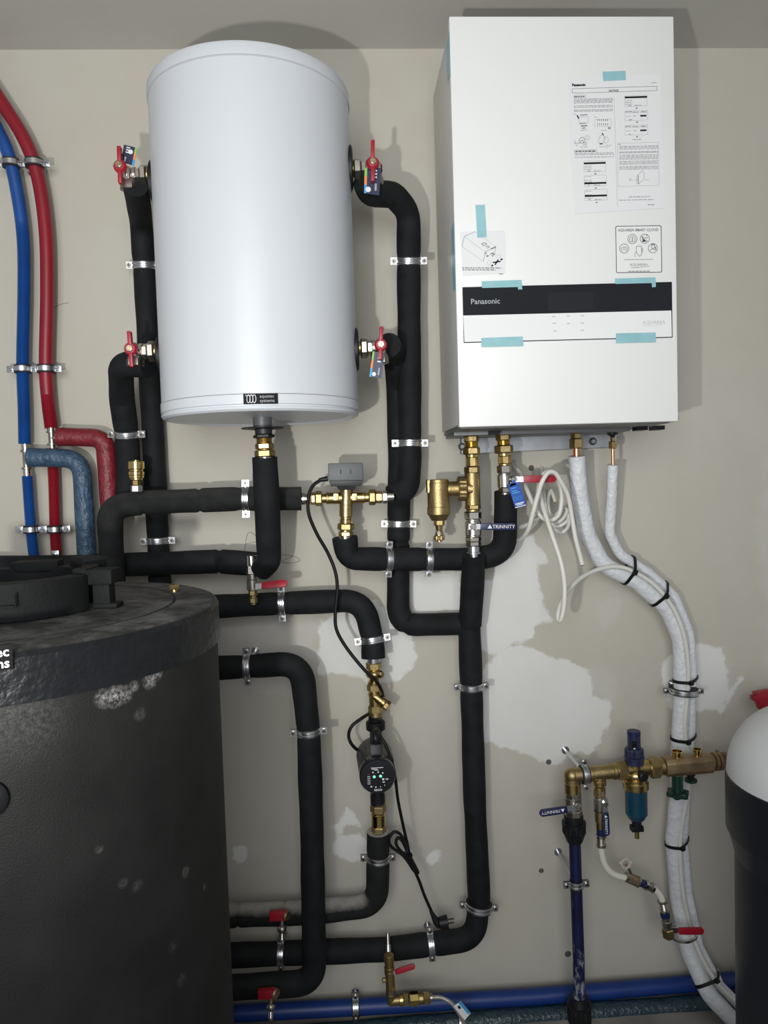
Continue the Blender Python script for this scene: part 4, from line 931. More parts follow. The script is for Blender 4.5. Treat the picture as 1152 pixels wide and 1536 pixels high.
cable('actuator_cable', 'thin black cable hanging from the actuator past the three-way valve', [(482,719.5,ad),(470,728,ad+.005),(463,744,ad+.01),(463,770,ad+.01),(475,800,ad),(492,830,ad-.01),(503,858,ad-.01),(506,885,ad-.01),(503,920,ad-.01),(505,945,ad-.01),(520,972,ad-.01),(545,1003,ad-.005),(563,1020,ad-.01),(572,1037,.15),(573,1052,.11)], .0036, 'cable_black')

# ---- dirt separator column under the unit
d = .165; t = thing('brass_union', 'brass union on the left port under the heat pump unit', 'fitting', at(707, 675, d))
stack(t, (706.5,646,d), (708,704,d), [(0,8,9,'round','bronze'),(8,17,11.5,'hex','brass'),(17,25,10.5,'thread','brass_shiny'),(25,36,13,'hex','brass'),(36,40,9.5,'round','brass_shiny'),(40,54,9.8,'oct','brass'),(54,58,8.5,'round','brass')])
t = thing('dirt_separator', 'bronze dirt separator with knurled ring and hanging cylinder', 'separator', at(690, 740, d))
stack(t, (708,700,d), (709.5,768,d), [(0,10,12,'hex','bronze'),(9,58,11.5,'round','bronze','pipe_body'),(57,64,12,'hex','bronze'),(64,69,10,'ring','bronze')])
c_ = at(708.6, 733, d); u = V(-.6, 0, -.8); MB().lathe(c_+V(-.014,-.002,0), V(1, 0, 0), [(0, .0185), (.012, .0195)], 22).build('side_port', 'bronze', t)
stack(t, (699,733,d), (648,734,d), [(0,13,18.5,'knurl','bronze','knurled_ring'),(12,40,11.5,'round','bronze','arm')])
stack(t, (657,719.5,d+.004), (658.5,781,d+.004), [(0,6,16,'round','bronze','cylinder_top'),(4,42,16.5,'round','bronze','cylinder'),(40,53,17.2,'round','bronze','bowl'),(52,61,16.6,'cone','bronze','bowl_taper',11.5)])
MB().box(at(655.5, 729, d+.002), (.026, 0, 0), (0, .016, 0), (0, 0, .017)).build('cast_block', 'bronze', t, bevel=.003)
stack(t, (658.5,780,d+.004), (659,814,d+.004), [(0,8,8.2,'hex','brass'),(8,16,6,'cone','brass','reducer',4.5),(16,24,6,'round','brass','drain_valve'),(23,30,8,'knurl','bronze','drain_cap'),(30,33,4,'round','copper','drain_tip')])
MB().lathe(at(658, 800, d+.017), TOW, [(0, .0045), (.006, .0045)], 12).build('drain_knob', 'nickel', t)
MB().tube(catmull([at(x, y, d+.018) for x, y in ((651, 802), (655, 797), (662, 798), (667, 803), (662, 806))], 5), .0008, 6).build('retaining_wire', 'nickel', t)
t = thing('ball_valve', 'nickel ball valve with blue lever below the dirt separator', 'valve', at(710, 800, d))
stack(t, (709,767,d), (711,846,d), [(0,12,13,'hex','nickel'),(12,15,10.5,'round','nickel'),(14,36,12,'round','nickel','valve_body'),(36,38,11,'ring','nickel_dull'),(38,45,12,'hex','nickel'),(45,52,11.5,'hex','nickel'),(52,61,9.2,'round','zinc','press_sleeve'),(61,63.5,10.5,'ring','zinc'),(63.5,78,6.8,'pipe','zinc')])
p = at(709, 790, d+.024); MB().lathe(p+V(0, .012, 0), TOW, [(0, .0085), (.012, .0085)], 16).build('stem', 'nickel', t)
lever(t, p, at(776, 789.5, d+.026)-p, .107, .0175, .006, 'blue_plastic', base=.018, txt='▲TRINNITY', txt_at=.58, tsize=.0125)
MB().lathe(p+TOW*.003, TOW, [(0, .009), (.005, .009), (.006, .0075)], 6).build('lever_nut', 'nickel', t)
# ---- right port column
t = thing('brass_union', 'brass union on the right port under the heat pump unit', 'fitting', at(756, 675, d))
stack(t, (754,644,d), (757,700,d), [(0,8,9,'round','bronze'),(8,17,11.5,'hex','brass'),(17,24,10,'thread','brass_shiny'),(24,36,14.5,'hex','bronze'),(36,40,9.5,'round','brass_shiny'),(40,52,10,'oct','brass'),(52,56,9,'round','brass')])
t = thing('ball_valve', 'nickel ball valve with red lever under the heat pump unit', 'valve', at(757, 718, d))
stack(t, (756,698,d), (758,742,d), [(0,12,11,'hex','nickel'),(12,15,9,'round','nickel_dull'),(14,33,11,'round','nickel','valve_body'),(33,41,10,'hex','nickel'),(41,44,8,'round','nickel_dull')])
p = at(770, 719, d+.012); MB().lathe(at(760, 719, d+.006), V(1, -.5, 0), [(0, .008), (.022, .008)], 16).build('stem', 'nickel_dull', t)
lever(t, p, at(838, 718, d+.02)-p, .105, .0185, .006, 'red_plastic', base=.024, txt='TRINNITY', txt_at=.5, tsize=.011, tmat='red_plastic')
MB().lathe(p+TOW*.003, TOW, [(0, .008), (.005, .008), (.006, .007)], 6).build('lever_nut', 'nickel', t)
t = thing('valve_tag', 'bright blue paper tag hanging from the red lever valve', 'tag', at(777, 760, d+.02))
q = [(761.5, 727), (779, 723), (789, 758), (773, 762.5)]; dd = d+.022
cd = MB().prism([at(x, y, dd) for x, y in q], TOW*.0006).build('card', 'blue_card', t)
MB().prism([at(x, y, dd) for x, y in ((763.5, 731), (770, 719), (772, 719.5), (774, 727))], TOW*.0006).build('loop', 'blue_card', t)
def tq(a, b, h, mt, nm='print'):
    P = [at(x, y, dd+.0007) for x, y in q]; f_ = lambda u, v: P[0].lerp(P[1], u).lerp(P[3].lerp(P[2], u), v)
    MB().prism([f_(a[0], a[1]), f_(b[0], a[1]), f_(b[0], a[1]+h), f_(a[0], a[1]+h)], TOW*.0002).build(nm, mt, cd)
for v_, e_ in ((.17, .62), (.29, .6), (.37, .78)): tq((.15, v_), (e_, v_), .045, 'lightblue_card')
for u_ in (.25, .65):
    P = [at(x, y, dd+.0007) for x, y in q]; c_ = P[0].lerp(P[1], u_).lerp(P[3].lerp(P[2], u_), .64)
    MB().lathe(c_, TOW, [(0, .0050), (.0003, .0050), (.0003, .0042), (0, .0042)], 16, cap=False).build('icon_ring', 'lightblue_card', cd)
tq((.12, .82), (.9, .82), .05, 'white_card'); tq((.2, .89), (.75, .89), .03, 'white_card'); tq((.0, .96), (1, .96), .035, 'white_card', 'white_edge')
# ================================================================== pump column
d = .12
t = thing('union_valve', 'brass union valve above the strainer in the pump line', 'valve', at(562, 1007, d))
stack(t, (560,984,d), (562,1028,d), [(0,10,9.5,'pipe','zinc','steel_end'),(9,20,11.5,'hex','brass'),(18,35,12.5,'ball','brass'),(34,44,8,'round','brass_shiny')])
MB().lathe(at(568, 1011, d+.012), V(.8, -.6, 0), [(0, .010), (.008, .010), (.012, .008)], 8).build('boss', 'brass', t)
t = thing('strainer', 'brass Y strainer above the circulation pump', 'strainer', at(562, 1050, d))
stack(t, (561,1022,d), (564,1078,d), [(0,8,9.5,'round','brass'),(4,14,11,'hex','brass'),(13,16,8.5,'round','brass'),(15,38,9,'round','brass','body'),(18,20,10,'ring','brass'),(36,47,10.8,'hex','brass'),(46,56,9.6,'round','bronze','collar')])
stack(t, (562,1044,d+.004), (583,1060,d+.02), [(0,15,7.2,'round','brass','y_branch'),(14,20,8.3,'round','brass','y_branch_ring'),(20,27,7.6,'hex','brass','y_cap')])
pump = thing('circulation_pump', 'black circulation pump with round control face and green lights', 'pump', at(566, 1150, d))
stack(pump, (563,1074,d), (567,1210,d), [(0,8,10.5,'thread','black_plastic','union_thread'),(8,20,14.2,'round','black_plastic','union_nut'),(20,50,9,'round','pump_grey','pump_neck'),(38,104,19,'ball','pump_grey','volute'),(100,122,10.5,'round','black_plastic','pump_neck'),(118,132,11,'round','black_plastic','union_nut')])
fc = at(566.5, 1166, .255); bc = V(fc.x-.004, -.10, fc.z+.004); ax = (fc-bc).normalized(); L = (fc-bc).length
MB().lathe(bc, ax, [(0, .040), (.02, .046), (.05, .0455), (L-.030, .0425)], 40).build('motor_housing', 'pump_grey', pump)
fa = MB().lathe(bc+ax*(L-.032), ax, [(0, .0425), (.003, .0435), (.026, .0435), (.030, .041), (.031, .036), (.0315, 0)], 48).build('control_face', 'display_black', pump)
for a in range(0, 360, 40):
    u = Matrix.Rotation(math.radians(a+20), 3, ax) @ ax.orthogonal().normalized()
    MB().box(bc+ax*.055+u*.0445, ax*.022, u*.002, ax.cross(u)*.0022).build('cooling_fin', 'pump_grey', pump)
Mf = frame(bc+ax*(L-.0003), V(1, 0, 0), ax); k = ppm(.255)
def fp(x, y): return V((x-566.5)*k, (1166-y)*k, 0)
for x, y in ((561.3, 1165), (571, 1164.5)): MB(Mf).lathe(fp(x, y), V(0, 0, 1), [(0, .0036), (.0006, .0034)], 14).build('indicator_light', 'led_green', fa)
mb = MB(Mf)
def fbar(x, y, w, h): mb.box(fp(x, y), (w*k/2, 0, 0), (0, h*k/2, 0), (0, 0, .0003))
for x, y, w, h in ((566,1151,19,.9),(562,1153,9,.8),(565,1154.6,7,.8),(559.5,1158,2,2),(567.5,1158,2,2),(574.5,1159.5,2,2),(575,1169.5,3,3),(579.5,1169.5,1.4,2.2),(581.8,1169.5,1.4,2.2),(575.5,1174,3.5,1.4),(577,1179,1.3,1.3),(570.5,1181,1,1.5),(563.3,1181.3,2,2),(556.5,1180.3,2.6,2.2)): fbar(x, y, w, h)
for i in range(5): fbar(553, 1164.5+i*2.8, 4.5, .8)
mb.build('face_print', 'white_card', fa); MB(Mf).box(fp(552.5, 1161.2), (1.2*k, 0, 0), (0, .9*k, 0), (0, 0, .0003)).build('red_symbol', 'red_plastic', fa)
text('omis', Mf @ Matrix.Translation(fp(573.0, 1184.4)) @ Matrix.Rotation(PI, 4, 'Z'), 6.5*k, 'white_card', fa, bold=.0001)
P = [at(554.5, 1117, .215), at(573, 1116.5, .215), at(573.5, 1137, .225), at(556, 1137.5, .225)]
MB().prism(P, V(0, .03, 0)).build('cable_plug', 'black_plastic', pump, bevel=.002)
MB().tube(catmull([at(564, 1118, .205), at(563.5, 1108, .21), at(562.5, 1100, .20), at(566, 1096, .185)], 6), [.0085]*19, 14).build('cable_boot', 'black_plastic', pump)
t = thing('check_valve', 'shiny brass check valve below the circulation pump', 'valve', at(568, 1228, d))
stack(t, (567,1202,d), (568,1250,d), [(0,6,11,'thread','bronze'),(5,16,11.8,'hex','bronze'),(16,19,9.5,'round','brass'),(18,36,10.6,'round','brass_shiny','body'),(36,38,9,'round','brass'),(37,46,11,'hex','bronze')])
cable('pump_cable', 'black power cable looping down from the pump to its plug', [(569,1102,.19),(577,1115,.2),(587,1140,.205),(593,1168,.2),(597,1200,.17),(604,1235,.15),(611,1266,.135),(615,1284,.13),(623,1300,.13),(627,1309,.133),(621,1306,.14),(611,1291,.142),(602,1281,.142),(593,1275,.14),(585,1267,.14),(584,1257,.14),(591,1248,.14),(600,1251,.14),(607,1262,.142),(611,1275,.147),(606,1280,.15),(598,1273,.152),(594,1264,.152),(597,1256.5,.152),(603,1261,.15),(609,1273,.147),(615,1289,.142),(622,1306,.135),(629,1322,.13),(637,1344,.122),(648.5,1370,.115)], .0040, 'cable_black')
o = bpy.data.objects['actuator_cable']; bpy.data.objects.remove(o)
cable('actuator_cable', 'thin black cable hanging from the actuator past the three-way valve', [(482,719.5,ad),(470,728,ad+.005),(463,744,ad+.01),(463,770,ad+.01),(475,800,ad),(492,830,ad-.01),(503,858,ad-.01),(506,885,ad-.01),(503,920,ad-.01),(505,945,ad-.01),(520,972,ad-.01),(545,1003,ad-.005),(563,1020,ad-.01),(572,1035,.155),(574,1046,.12),(569,1058,.088),(556,1069,.088),(543,1077,.12),(528,1089,.13),(523,1103,.13),(528,1117,.13),(541,1129,.115)], .0043, 'cable_black')
# plug
t = thing('power_plug', 'black two-pin power plug resting on the floor pipe', 'plug', at(664, 1390, .115))
dd = .118
MB().tube(pts3([(646,1366,dd),(650,1374,dd),(655,1383,dd),(660,1387,dd)]), [.004, .0065, .010, .0115], 16).build('strain_relief', 'black_plastic', t)
a = at(657, 1385, dd); ax = (at(676, 1381.5, dd)-a).normalized(); hd = MB().lathe(a, ax, [(0, .010), (.004, .0155), (.022, .017), (.026, .017), (.0265, .014)], 22).build('plug_body', 'black_plastic', t, bevel=0)
for s in (-1, 1): MB().tube([a+ax*.024+V(0, -.003*s, .007*s), a+ax*.043+V(0, -.003*s, .007*s)], .0022, 10).build('pin', 'zinc_dark', t)
MB().box(a+ax*.030+V(0, 0, -.015), ax*.007, V(0, .003, 0), V(0, 0, .0009)).build('earth_clip', 'nickel_dull', t)
t = MB().lathe(at(613, 1284, .14), (at(616,1290,.14)-at(611,1279,.14)), [(-.003, .0105), (.003, .0105)], 14).build('wire_tie', 'cable_black'); tag(t, 'black wire tie around the coiled pump cable', 'cable tie')

# ================================================================== white control cables
cable('control_cable', 'white cable coming from the wall hole into the coil', [(772,692,-.005),(771,697,.04),(781,711,.10),(791,736,.15),(801,759,.17),(808,771,.17),(817,779,.17),(828,780,.17),(838,772,.17),(842,755,.17),(842,738,.17),(836,718,.165),(824,707,.16),(813,714,.16),(808,730,.155),(806,755,.15),(809,772,.145),(800,782,.14),(786,789,.12),(770,793,.06)], .0058, 'cable_white')
cable('control_cable', 'white cable arching over the red lever to a cut end', [(770,812,.10),(782,808,.16),(792,795,.20),(799,771,.22),(806,745,.23),(813,723,.24),(822,709,.24),(832,709,.235),(841,722,.225),(852,744,.21),(858,776,.20),(863,806,.20),(869,830,.20),(873.5,847,.20)], .0058, 'cable_white')
o = MB().tube([at(873.3, 846.6, .2), at(873.9, 848.4, .2)], .0046, 10).build('cable_end', 'hole_dark', bpy.data.objects['control_cable.001'])
cable('control_cable', 'white cable hanging in a long loop then following the refrigerant pipes', [(803,706,.03),(805,715,.1),(809,735,.16),(813,755,.18),(819,775,.20),(830,808,.225),(841,842,.24),(846.5,875,.245),(846,906,.245),(843,924,.243),(840,931,.238),(837,928,.232),(838,916,.225),(845,897,.21),(857,880,.18),(874,865,.15),(895,855,.125),(920,850,.112),(945,855,.108),(980,876,.105),(1007,908,.104),(1025,950,.104),(1032,1000,.104),(1031,1040,.100),(1027,1090,.097),(1032,1140,.09),(1030,1195,.085),(1020,1262,.085),(1023,1330,.092),(1035,1390,.105),(1052,1436,.135),(1082,1482,.165),(1135,1530,.20)], .0058, 'cable_white')
cable('control_cable', 'grey bunched cable end coiled behind the white cables', [(812,700,.0),(813,720,.05),(816,745,.09),(820,770,.10),(829,785,.11),(842,780,.12),(850,768,.125),(846,762,.12),(836,770,.115),(828,783,.115),(836,790,.12),(850,782,.125),(854,772,.125),(852,790,.125),(842,799,.12),(834,794,.11),(826,778,.09),(822,752,.08),(826,735,.08),(833,752,.075)], .0050, 'cable_white')
CABLE = [Vector(v.co) for v in bpy.data.objects['control_cable.002'].data.vertices]
CABLE = [sum(CABLE[i:i+10], Vector())/10 for i in range(0, len(CABLE)-9, 10)]
# ---- cable ties round the refrigerant bundle
def tie(label, px, py):
    a, ta, _ = nearest(PATHS['P'][0], px, py); 
    ax = ta; b = min(PATHS['Q'][0], key=lambda q: abs((q-a).dot(ax))*3+(q-a).length)
    b = b-ax*((b-a).dot(ax)); e = (b-a); D = e.length; e.normalize(); n = ax.cross(e).normalized()
    if n.dot(TOW) < 0: n = -n
    cc_ = min(CABLE, key=lambda q: abs((q-a).dot(ax))*3+(q-a).length)
    pts_ = [(a, .0225), (b, .0155), (cc_, .0068)]
    ring = []
    for k in range(40):
        th = 2*PI*k/40; dr = e*math.cos(th)+n*math.sin(th)
        h = max((c_.dot(dr)+r_) for c_, r_ in pts_); ring.append((th, dr, h))
    # support lines -> hull points
    P = []
    for k in range(40):
        t1, d1, h1 = ring[k]; t2, d2, h2 = ring[(k+1) % 40]
        x1 = d1.dot(e); y1 = d1.dot(n); x2 = d2.dot(e); y2 = d2.dot(n); det = x1*y2-x2*y1
        P.append(e*((h1*y2-h2*y1)/det)+n*((x1*h2-x2*h1)/det)+ax*a.dot(ax))
    t = thing('cable_tie', label, 'cable tie', a, 'black cable ties on the refrigerant bundle')
    vs = []; fs = []; K = 40; cen = (a+b)/2
    for p in P:
        o_ = (p-cen).normalized()*.0014; vs += [p-ax*.0042, p+ax*.0042, p+ax*.0042+o_, p-ax*.0042+o_]
    for k in range(K):
        j = (k+1) % K
        for q in range(4): fs.append((k*4+q, k*4+(q+1) % 4, j*4+(q+1) % 4, j*4+q))
    m_ = MB(); m_.add(vs, fs); m_.build('strap', 'cable_black', t)
    i = max(range(K), key=lambda k: P[k].dot(n)-.6*abs((P[k]-a).dot(e)+.004)); MB().box(P[i]+n*.003, ax*.006, e*.0065, n*.004).build('head', 'cable_black', t, bevel=.001)
tie('black cable tie on the refrigerant bundle, highest of the six', 942, 862)
tie('black cable tie at the upper bend of the refrigerant bundle', 987, 898)
tie('black cable tie just above the zinc clamp on the bundle', 1022, 1019)
tie('black cable tie just above the brass manifold', 1019, 1108)
tie('black cable tie below the green handwheel', 1010, 1264)
tie('black cable tie lowest on the bundle near the floor', 1053, 1478)

# ================================================================== water manifold at right
d = .17
my = lambda x: 1163-.098*(x-860)
t = thing('brass_elbow_tee', 'brass elbow and tee at the left end of the water manifold', 'fitting', at(875, 1160, d))
c_ = at(858, my(858), d)
MB().sphere(c_, 12*ppm(d), 20, 14).build('elbow', 'bronze', t)
stack(t, (858,my(858),d), (930,my(930),d), [(0,14,11,'pipe','bronze','elbow_arm'),(22,30,11.5,'round','bronze','tee_collar'),(28,62,10.6,'round','bronze','tee'),(60,66,12,'ring','bronze')])
stack(t, (858,my(858),d), (859,1190,d), [(4,10,11.5,'pipe','bronze','elbow_leg'),(10,26,12,'round','brass','elbow_ring')])
stack(t, (899,my(899),d), (899.5,1184,d), [(4,14,9,'pipe','bronze','branch'),(11,18,9.8,'round','brass','branch_ring')])
clamp('zinc clamp standing upright on the brass tee of the manifold', c=at(877, my(877), d), axis=(at(890, my(890), d)-at(870, my(870), d)).normalized(), r=.0225, width=.016)
t = thing('ball_valve', 'grey steel ball valve with blue lever above the dark blue pipe', 'valve', at(860, 1205, d))
stack(t, (858.8,1184,d), (860.5,1228,d), [(0,5,11,'round','nickel_dull'),(4,12,12,'oct','nickel_dull'),(11,30,12.2,'round','nickel_dull','valve_body'),(29,42,13.2,'oct','nickel_dull')])
p = at(862, 1211, d+.024); MB().lathe(p+V(0, .014, 0), TOW, [(0, .0085), (.014, .0085)], 14).build('stem', 'nickel', t)
MB().lathe(p+V(.006, 0, .006)+TOW*.003, TOW, [(0, .008), (.005, .008), (.006, .0065)], 6).build('lever_nut', 'nickel', t)
lever(t, p, at(810, 1219, d+.024)-p, .092, .0185, .006, 'blue_plastic', base=.020, txt='▲TRINNITY', txt_at=.52, tsize=.011)
t = thing('pipe_coupling', 'black plastic compression coupling on top of the dark blue pipe', 'coupling', at(861, 1245, d))
stack(t, (860.3,1222,d), (862,1266,d), [(0,11,14,'round','black_plastic','coupling_top'),(10,16,17.5,'ring','black_plastic','coupling_rim'),(15,28,17,'knurl','black_plastic','coupling_nut'),(27,40,16,'cone','black_plastic','coupling_taper',11.5)])
o = MB().tube(pts3([(862,1258,d),(865,1350,.165),(868,1440,.16),(869,1512,.155)]), .0150, 24).build('water_pipe', 'pipe_blue_dark'); tag(o, 'dark navy blue upright water pipe with white smears below the manifold', 'pipe'); PATHS['blue_up'] = (resample(pts3([(862,1258,d),(865,1350,.165),(868,1440,.16),(869,1512,.155)]), .008), .0155)
clamp('zinc clamp on the dark blue upright water pipe', 'blue_up', 867, 1328, rs=1.0)
t = thing('pipe_coupling', 'black plastic compression coupling at the foot of the dark blue pipe', 'coupling', at(869, 1520, .155))
stack(t, (868.6,1495,.155), (870,1560,.155), [(0,10,12,'cone','black_plastic','coupling_taper',15),(10,14,17.5,'ring','black_plastic','coupling_rim'),(14,40,17,'knurl','black_plastic','coupling_nut')])
t = thing('ball_valve', 'slim ball valve with downward blue lever on the manifold branch', 'valve', at(899, 1210, d))
stack(t, (899,1180,d), (902,1272,d), [(0,5,8.5,'round','brass'),(4,14,9,'hex','bronze_dull'),(13,17,8,'round','nickel_dull'),(16,34,9.3,'round','nickel_dull','valve_body'),(33,37,9.6,'hex','nickel_dull'),(36,52,8.2,'round','bronze'),(51,62,7.2,'round','brass'),(61,72,6.3,'round','blue_plastic','blue_insert'),(72,76,8,'ring','nickel'),(75,88,6.2,'thread','nickel_dull'),(86,90,7.2,'ring','nickel_dull')])
p = at(907, 1205, d+.022); MB().lathe(p+V(0, .014, 0), TOW, [(0, .0075), (.014, .0075)], 14).build('stem', 'nickel', t)
lever(t, p, at(909, 1256, d+.026)-p, .081, .017, .006, 'blue_plastic', base=.022, txt='▲TRINNITY', txt_at=.5, tsize=.009)
MB().lathe(p+TOW*.003, TOW, [(0, .0075), (.005, .0075), (.006, .0065)], 6).build('lever_nut', 'nickel', t)
t = thing('water_filter', 'brass backwash water filter with navy knob and clear blue bowl', 'filter', at(954, 1180, d))
stack(t, (922,my(922),d), (996,my(996),d), [(0,6,11,'round','brass'),(4,18,14.5,'hex','bronze'),(16,22,11,'round','brass'),(20,50,12,'round','brass','cross_body'),(48,54,11.5,'round','brass'),(52,67,15.5,'oct','bronze'),(66,74,12,'round','bronze')])
stack(t, (951.5,1138,d), (954,1186,d), [(0,14,13,'round','brass','filter_neck'),(12,34,16.5,'ball','brass','filter_body'),(28,34,16.5,'round','brass','filter_body_ring'),(33,45,18.5,'round','brass','bowl_ring')])
stack(t, (954,1181,d), (955.5,1260,d), [(0,40,15.8,'round','bowl_blue','bowl'),(39,46,15.6,'cone','bowl_blue','bowl_end',12),(45,50,12,'cone','navy_card','bowl_cap',8),(49,58,7,'round','black_plastic','drain_neck'),(66,76,3.6,'pipe','brass_shiny','drain_spout')])
MB().box(at(955, 1242, d), (9.5*ppm(d), 0, 0), (0, .010, 0), (0, 0, 4.2*ppm(d))).build('drain_tap', 'black_plastic', t, bevel=.002)
stack(t, (951.5,1146,d), (950.5,1096,d), [(0,8,13.5,'round','navy_card','knob_base'),(7,12,14.5,'ring','navy_card','knob_ring'),(11,24,13.8,'knurl','navy_card','knob_collar'),(23,44,9.4,'round','navy_card','knob_stem'),(43,50,9.6,'round','blue_plastic','knob_cap')])
MB().box(at(951.5, 1118, d+.0165), (.006, 0, 0), (0, .0004, 0), (0, 0, .010)).build('scale_label', 'ink', t); MB().box(at(951.5, 1123, d+.0170), (.0025, 0, 0), (0, .0004, 0), (0, 0, .0015)).build('scale_mark', 'white_card', t)
g = at(962, 1163, d+.022); MB().lathe(g, V(.25, -1, 0), [(0, .0125), (.012, .0125), (.014, .010), (.014, 0)], 22).build('gauge_plug', 'black_plastic', t)
t = thing('safety_block', 'brown bronze valve block with two gold sockets and green handwheel', 'valve', at(1030, 1147, d))
a, b = at(996, my(996), d), at(1066, my(1066)+1, d); ax = (b-a).normalized(); up = V(0, 0, 1); up = (up-ax*up.dot(ax)).normalized(); dn = ax.cross(up)
h = 13.5*ppm(d); L = (b-a).length/2
o_ = [V(0, -1), V(.62, -1), V(1, -.55), V(1, .55), V(.62, 1), V(-.62, 1), V(-1, .55), V(-1, -.55), V(-.62, -1)][1:]
MB().prism([a+dn*q.x*h+up*q.y*h for q in o_], ax*(2*L)).build('block', 'bronze_dull', t, bevel=.0015)
stack(t, (1064,my(1064),d), (1110,my(1110),d), [(0,6,11,'round','bronze_dull'),(6,11,13.5,'ring','bronze_dull'),(12,17,13.5,'ring','bronze_dull'),(10,26,11.5,'thread','bronze_dull'),(24,46,12,'round','bronze_dull','outlet_pipe')])
for x, r in ((1016, 9), (1046, 7.6)):
    p = at(x, my(x)-12, d); k = ppm(d)
    MB().lathe(p, V(0, 0, 1), [(-.004, r*k*.75), (.008, r*k*.75), (.010, r*k), (.016, r*k), (.016, r*k*.8), (.004, r*k*.75), (.004, 0)], 24, cap=False).build('gold_socket', 'brass_shiny', t)
stack(t, (1016,my(1016)+10,d), (1016.5,1196,d), [(0,5,9,'hex','bronze_dull'),(4,30,8,'round','wheel_green','wheel_stem')])
p = at(1016.5, 1190, d+.002); vs = []; K = 36; k = ppm(d)
pl = []
for i in range(K):
    a_ = 2*PI*i/K; rr_ = (15.5+2.5*math.cos(6*a_))*k; pl.append(p+V(rr_*math.cos(a_), rr_*math.sin(a_), -.007))
MB().prism(pl, V(0, 0, .013)).build('handwheel', 'wheel_green', t, bevel=.002)
MB().lathe(p+V(0, 0, -.0072), V(0, 0, -1), [(0, .010), (.001, .010)], 18).build('wheel_cap', 'white_card', t)
stack(t, (1036,my(1036)+11,d-.01), (1036.5,1185,d-.01), [(0,6,6.5,'round','black_plastic','small_stem'),(5,11,5,'round','black_plastic'),(11,16,9,'knurl','wheel_green','small_wheel')])
# ---- filling hose
def hose(label, pts): return cable('filling_hose', label, pts, .0085, 'hose_white', cat='hose', seg=16)
hose('cream filling hose curving from the slim valve', [(901.5,1264,d),(902.5,1280,d),(908,1298,d),(920,1311,d),(942,1318,d)])
hose('short cream filling hose between two small fittings', [(977,1330,d),(986,1338,d),(992,1347,d),(994.5,1356,d)])
t = thing('small_valve', 'small dark fitting with pale wing handle in the filling hose', 'valve', at(957, 1320, d))
stack(t, (938,1314.5,d), (982,1333,d), [(0,5,7,'ring','nickel_dull'),(4,20,7.4,'oct','bronze_dull','valve_body'),(19,22,8,'ring','nickel_dull'),(22,31,5.5,'round','blue_plastic','blue_insert'),(31,35,7.5,'ring','nickel'),(35,42,6,'round','nickel_dull'),(42,46,7.2,'ring','nickel')])
p = at(938, 1295, d+.02); q_ = at(946, 1309, d+.01)
MB().tube([p, q_], .004, 10).build('stem', 'nickel_dull', t)
MB().lathe(p, V(.2, -1, .1), [(-.002, .0135), (.002, .0145), (.004, .0135), (.004, .010), (0, .009)], 20, cap=False).build('wing_handle', 'butterfly_pale', t)
for s in (-1, 1): MB().box(p+V(.013*s, 0, .003), (.004, 0, 0), (0, .003, 0), (0, 0, .0035)).build('wing', 'butterfly_pale', t, bevel=.001)
t = thing('small_valve', 'small brass valve with red lever in front of the refrigerant bundle', 'valve', at(1000, 1385, d))
stack(t, (993.5,1350,d), (1004,1406,d), [(0,3,7.5,'ring','nickel_dull'),(2,14,5.6,'thread','nickel_dull'),(14,17,7,'ring','nickel'),(17,26,6.8,'round','blue_plastic','blue_insert'),(26,32,6,'round','nickel_dull'),(31,44,7.4,'oct','nickel_dull','valve_body'),(43,57,8.8,'hex','bronze','cap')])
p = at(1009, 1395, d+.008); lever(t, p, at(1056, 1394.5, d+.008)-p, .080, .0175, .008, 'red_plastic', base=.014)
MB().lathe(at(1025, 1401, .10), V(-.15, 0, 1), [(-.003, .036), (.003, .036), (.003, .034), (-.003, .034), (-.003, .036)], 28, cap=False).build('ring', 'nickel', t)

# ================================================================== drains near the floor
d = .17
t = thing('drain_valve', 'brass drain valve with red lever and angled outlet near the floor', 'valve', at(585, 1470, d))
stack(t, (581.5,1400,.13), (583,1440,.16), [(0,18,3.4,'round','nickel_dull','stub'),(17,21,5,'ring','nickel'),(21,32,5,'round','zinc'),(30,40,7.6,'round','nickel','collar')])
stack(t, (583,1432,d), (587,1504,d), [(0,12,7.2,'round','bronze','valve_top'),(10,26,6.6,'round','bronze'),(18,22,7.6,'ring','brass'),(24,28,7.6,'ring','brass'),(27,52,7.2,'oct','bronze','valve_body'),(50,60,7,'hex','nickel_dull'),(58,72,6.6,'round','bronze')])
MB().lathe(at(580, 1470, d), V(-1, 0, 0), [(0, .006), (.010, .006), (.012, .004)], 10).build('gland_nut', 'bronze_dull', t)
MB().sphere(at(587.5, 1501.5, d), 7.4*ppm(d), 16, 10).build('elbow', 'bronze', t)
stack(t, (588,1501,d), (650,1496,d), [(0,12,7,'round','bronze','elbow_arm'),(11,17,8.5,'round','brass'),(17,25,8.8,'hex','bronze'),(26,40,10.2,'oct','brass_shiny','check_body'),(40,47,8,'round','bronze'),(47,57,9,'hex','bronze'),(56,61,5.5,'round','nickel_dull')])
p = at(590, 1458.5, d+.006); lever(t, p, at(622, 1448, d+.014)-p, .060, .0135, .006, 'red_plastic', n=V(0, -.95, .3), base=.006)
o = cable('braided_hose', 'thin braided hose with paper label leaving the floor drain valve', [(647,1496,d),(662,1496.5,d),(676,1504,d+.005),(688,1519,d+.01),(697,1538,d+.012),(702,1560,d+.012)], .0052, 'braid', cat='hose')
t = thing('hose_label', 'white and blue paper label wrapped on the braided hose', 'label', at(695, 1516, d+.02))
dd = d+.018
MB().prism([at(x, y, dd) for x, y in ((680, 1509), (691, 1501.5), (706, 1519.5), (697, 1530.5))], TOW*.0006).build('card', 'white_card', t)
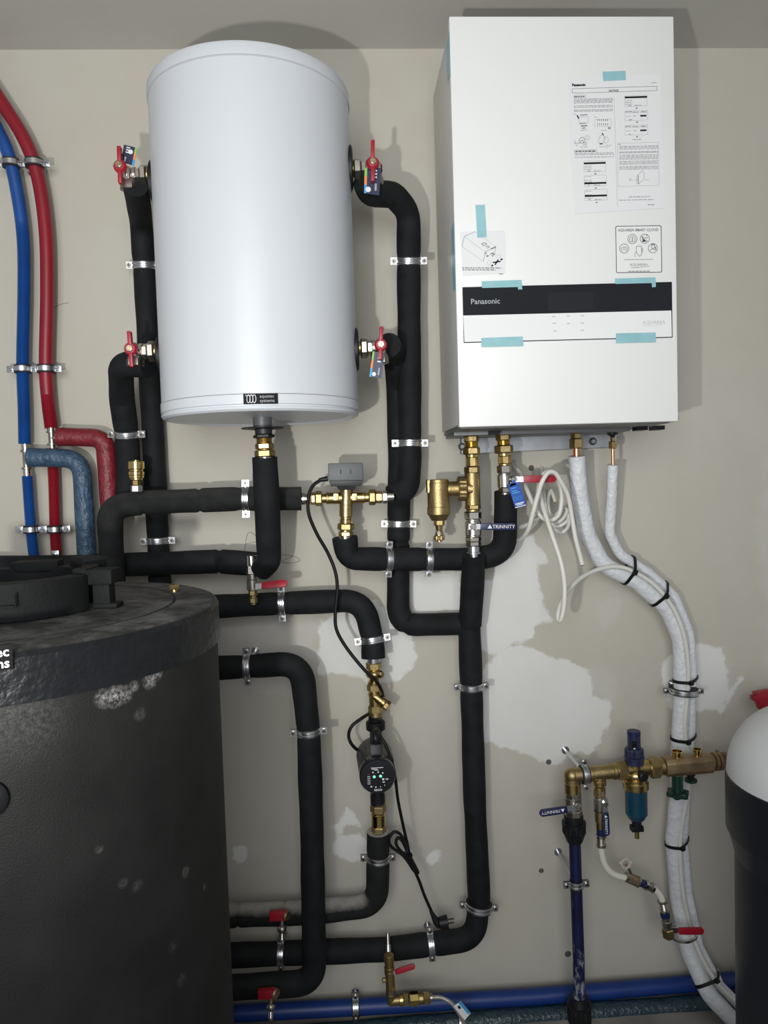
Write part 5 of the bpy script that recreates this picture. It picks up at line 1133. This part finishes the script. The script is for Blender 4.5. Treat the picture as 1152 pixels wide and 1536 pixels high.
MB().prism([at(x, y, dd+.0007) for x, y in ((687, 1504), (691, 1501.8), (705.5, 1519.2), (702.5, 1522))], TOW*.0002).build('blue_field', 'lightblue_card', t)
MB().prism([at(x, y, dd+.0007) for x, y in ((686, 1510), (689, 1508), (692, 1512), (688.5, 1514)) ], TOW*.0002).build('symbol', 'ink', t)
for lab, x, y, dd in (('drain cock with red handle on the dusty pipe beside the buffer tank', 421, 1373, .145), ('drain cock with red handle on the lowest pipe beside the buffer tank', 404, 1490, .215)):
    t = thing('drain_cock', lab, 'valve', at(x, y, dd))
    MB().box(at(x-4, y, dd), (13*ppm(dd), 0, 0), (0, .008, 0), (0, 0, 7*ppm(dd))).build('handle', 'red_plastic', t, bevel=.003)
    MB().lathe(at(x+9, y, dd), V(.8, -.6, 0), [(-.004, .012), (.003, .013), (.006, .010)], 20).build('ring', 'bronze_dull', t)
    stack(t, (x+2, y+6, dd), (x+2, y+44, dd+.01), [(0,8,3.5,'round','nickel_dull'),(7,21,7.5,'ball','nickel_dull','ball_body'),(19,30,4,'thread','nickel','spout'),(30,33,5,'ring','nickel_dull')])
clamp(Zc+'upright on the floor pipe beside the buffer tank', 'I', 422, 1428)
# ---- red knob behind the dome
t = thing('red_knob', 'dark red plastic handle peeking over the white domed lid', 'knob', at(1146, 1050, .12))
MB().prism([at(x, y, .13) for x, y in ((1134, 1039.5), (1152, 1036), (1175, 1034), (1178, 1054), (1152, 1062), (1140.5, 1065.5), (1136, 1052), (1130.5, 1052), (1130, 1044), (1134, 1045))], V(0, .02, 0)).build('handle', 'red_plastic', t, bevel=.003)
MB().tube([at(1160, 1048, .12), at(1160, 1048, .0)], .012, 14).build('stem', 'black_plastic', t)
t = thing('wire_hook', 'bent grey wire hook above the outlet of the bronze block', 'hook', at(1082, 1130, .08))
MB().tube(catmull(pts3([(1088,1140,.1),(1083,1130,.1),(1076,1125,.1),(1075,1130,.08),(1078,1136,.0)]), 6), .003, 8).build('wire', 'nickel_dull', t)
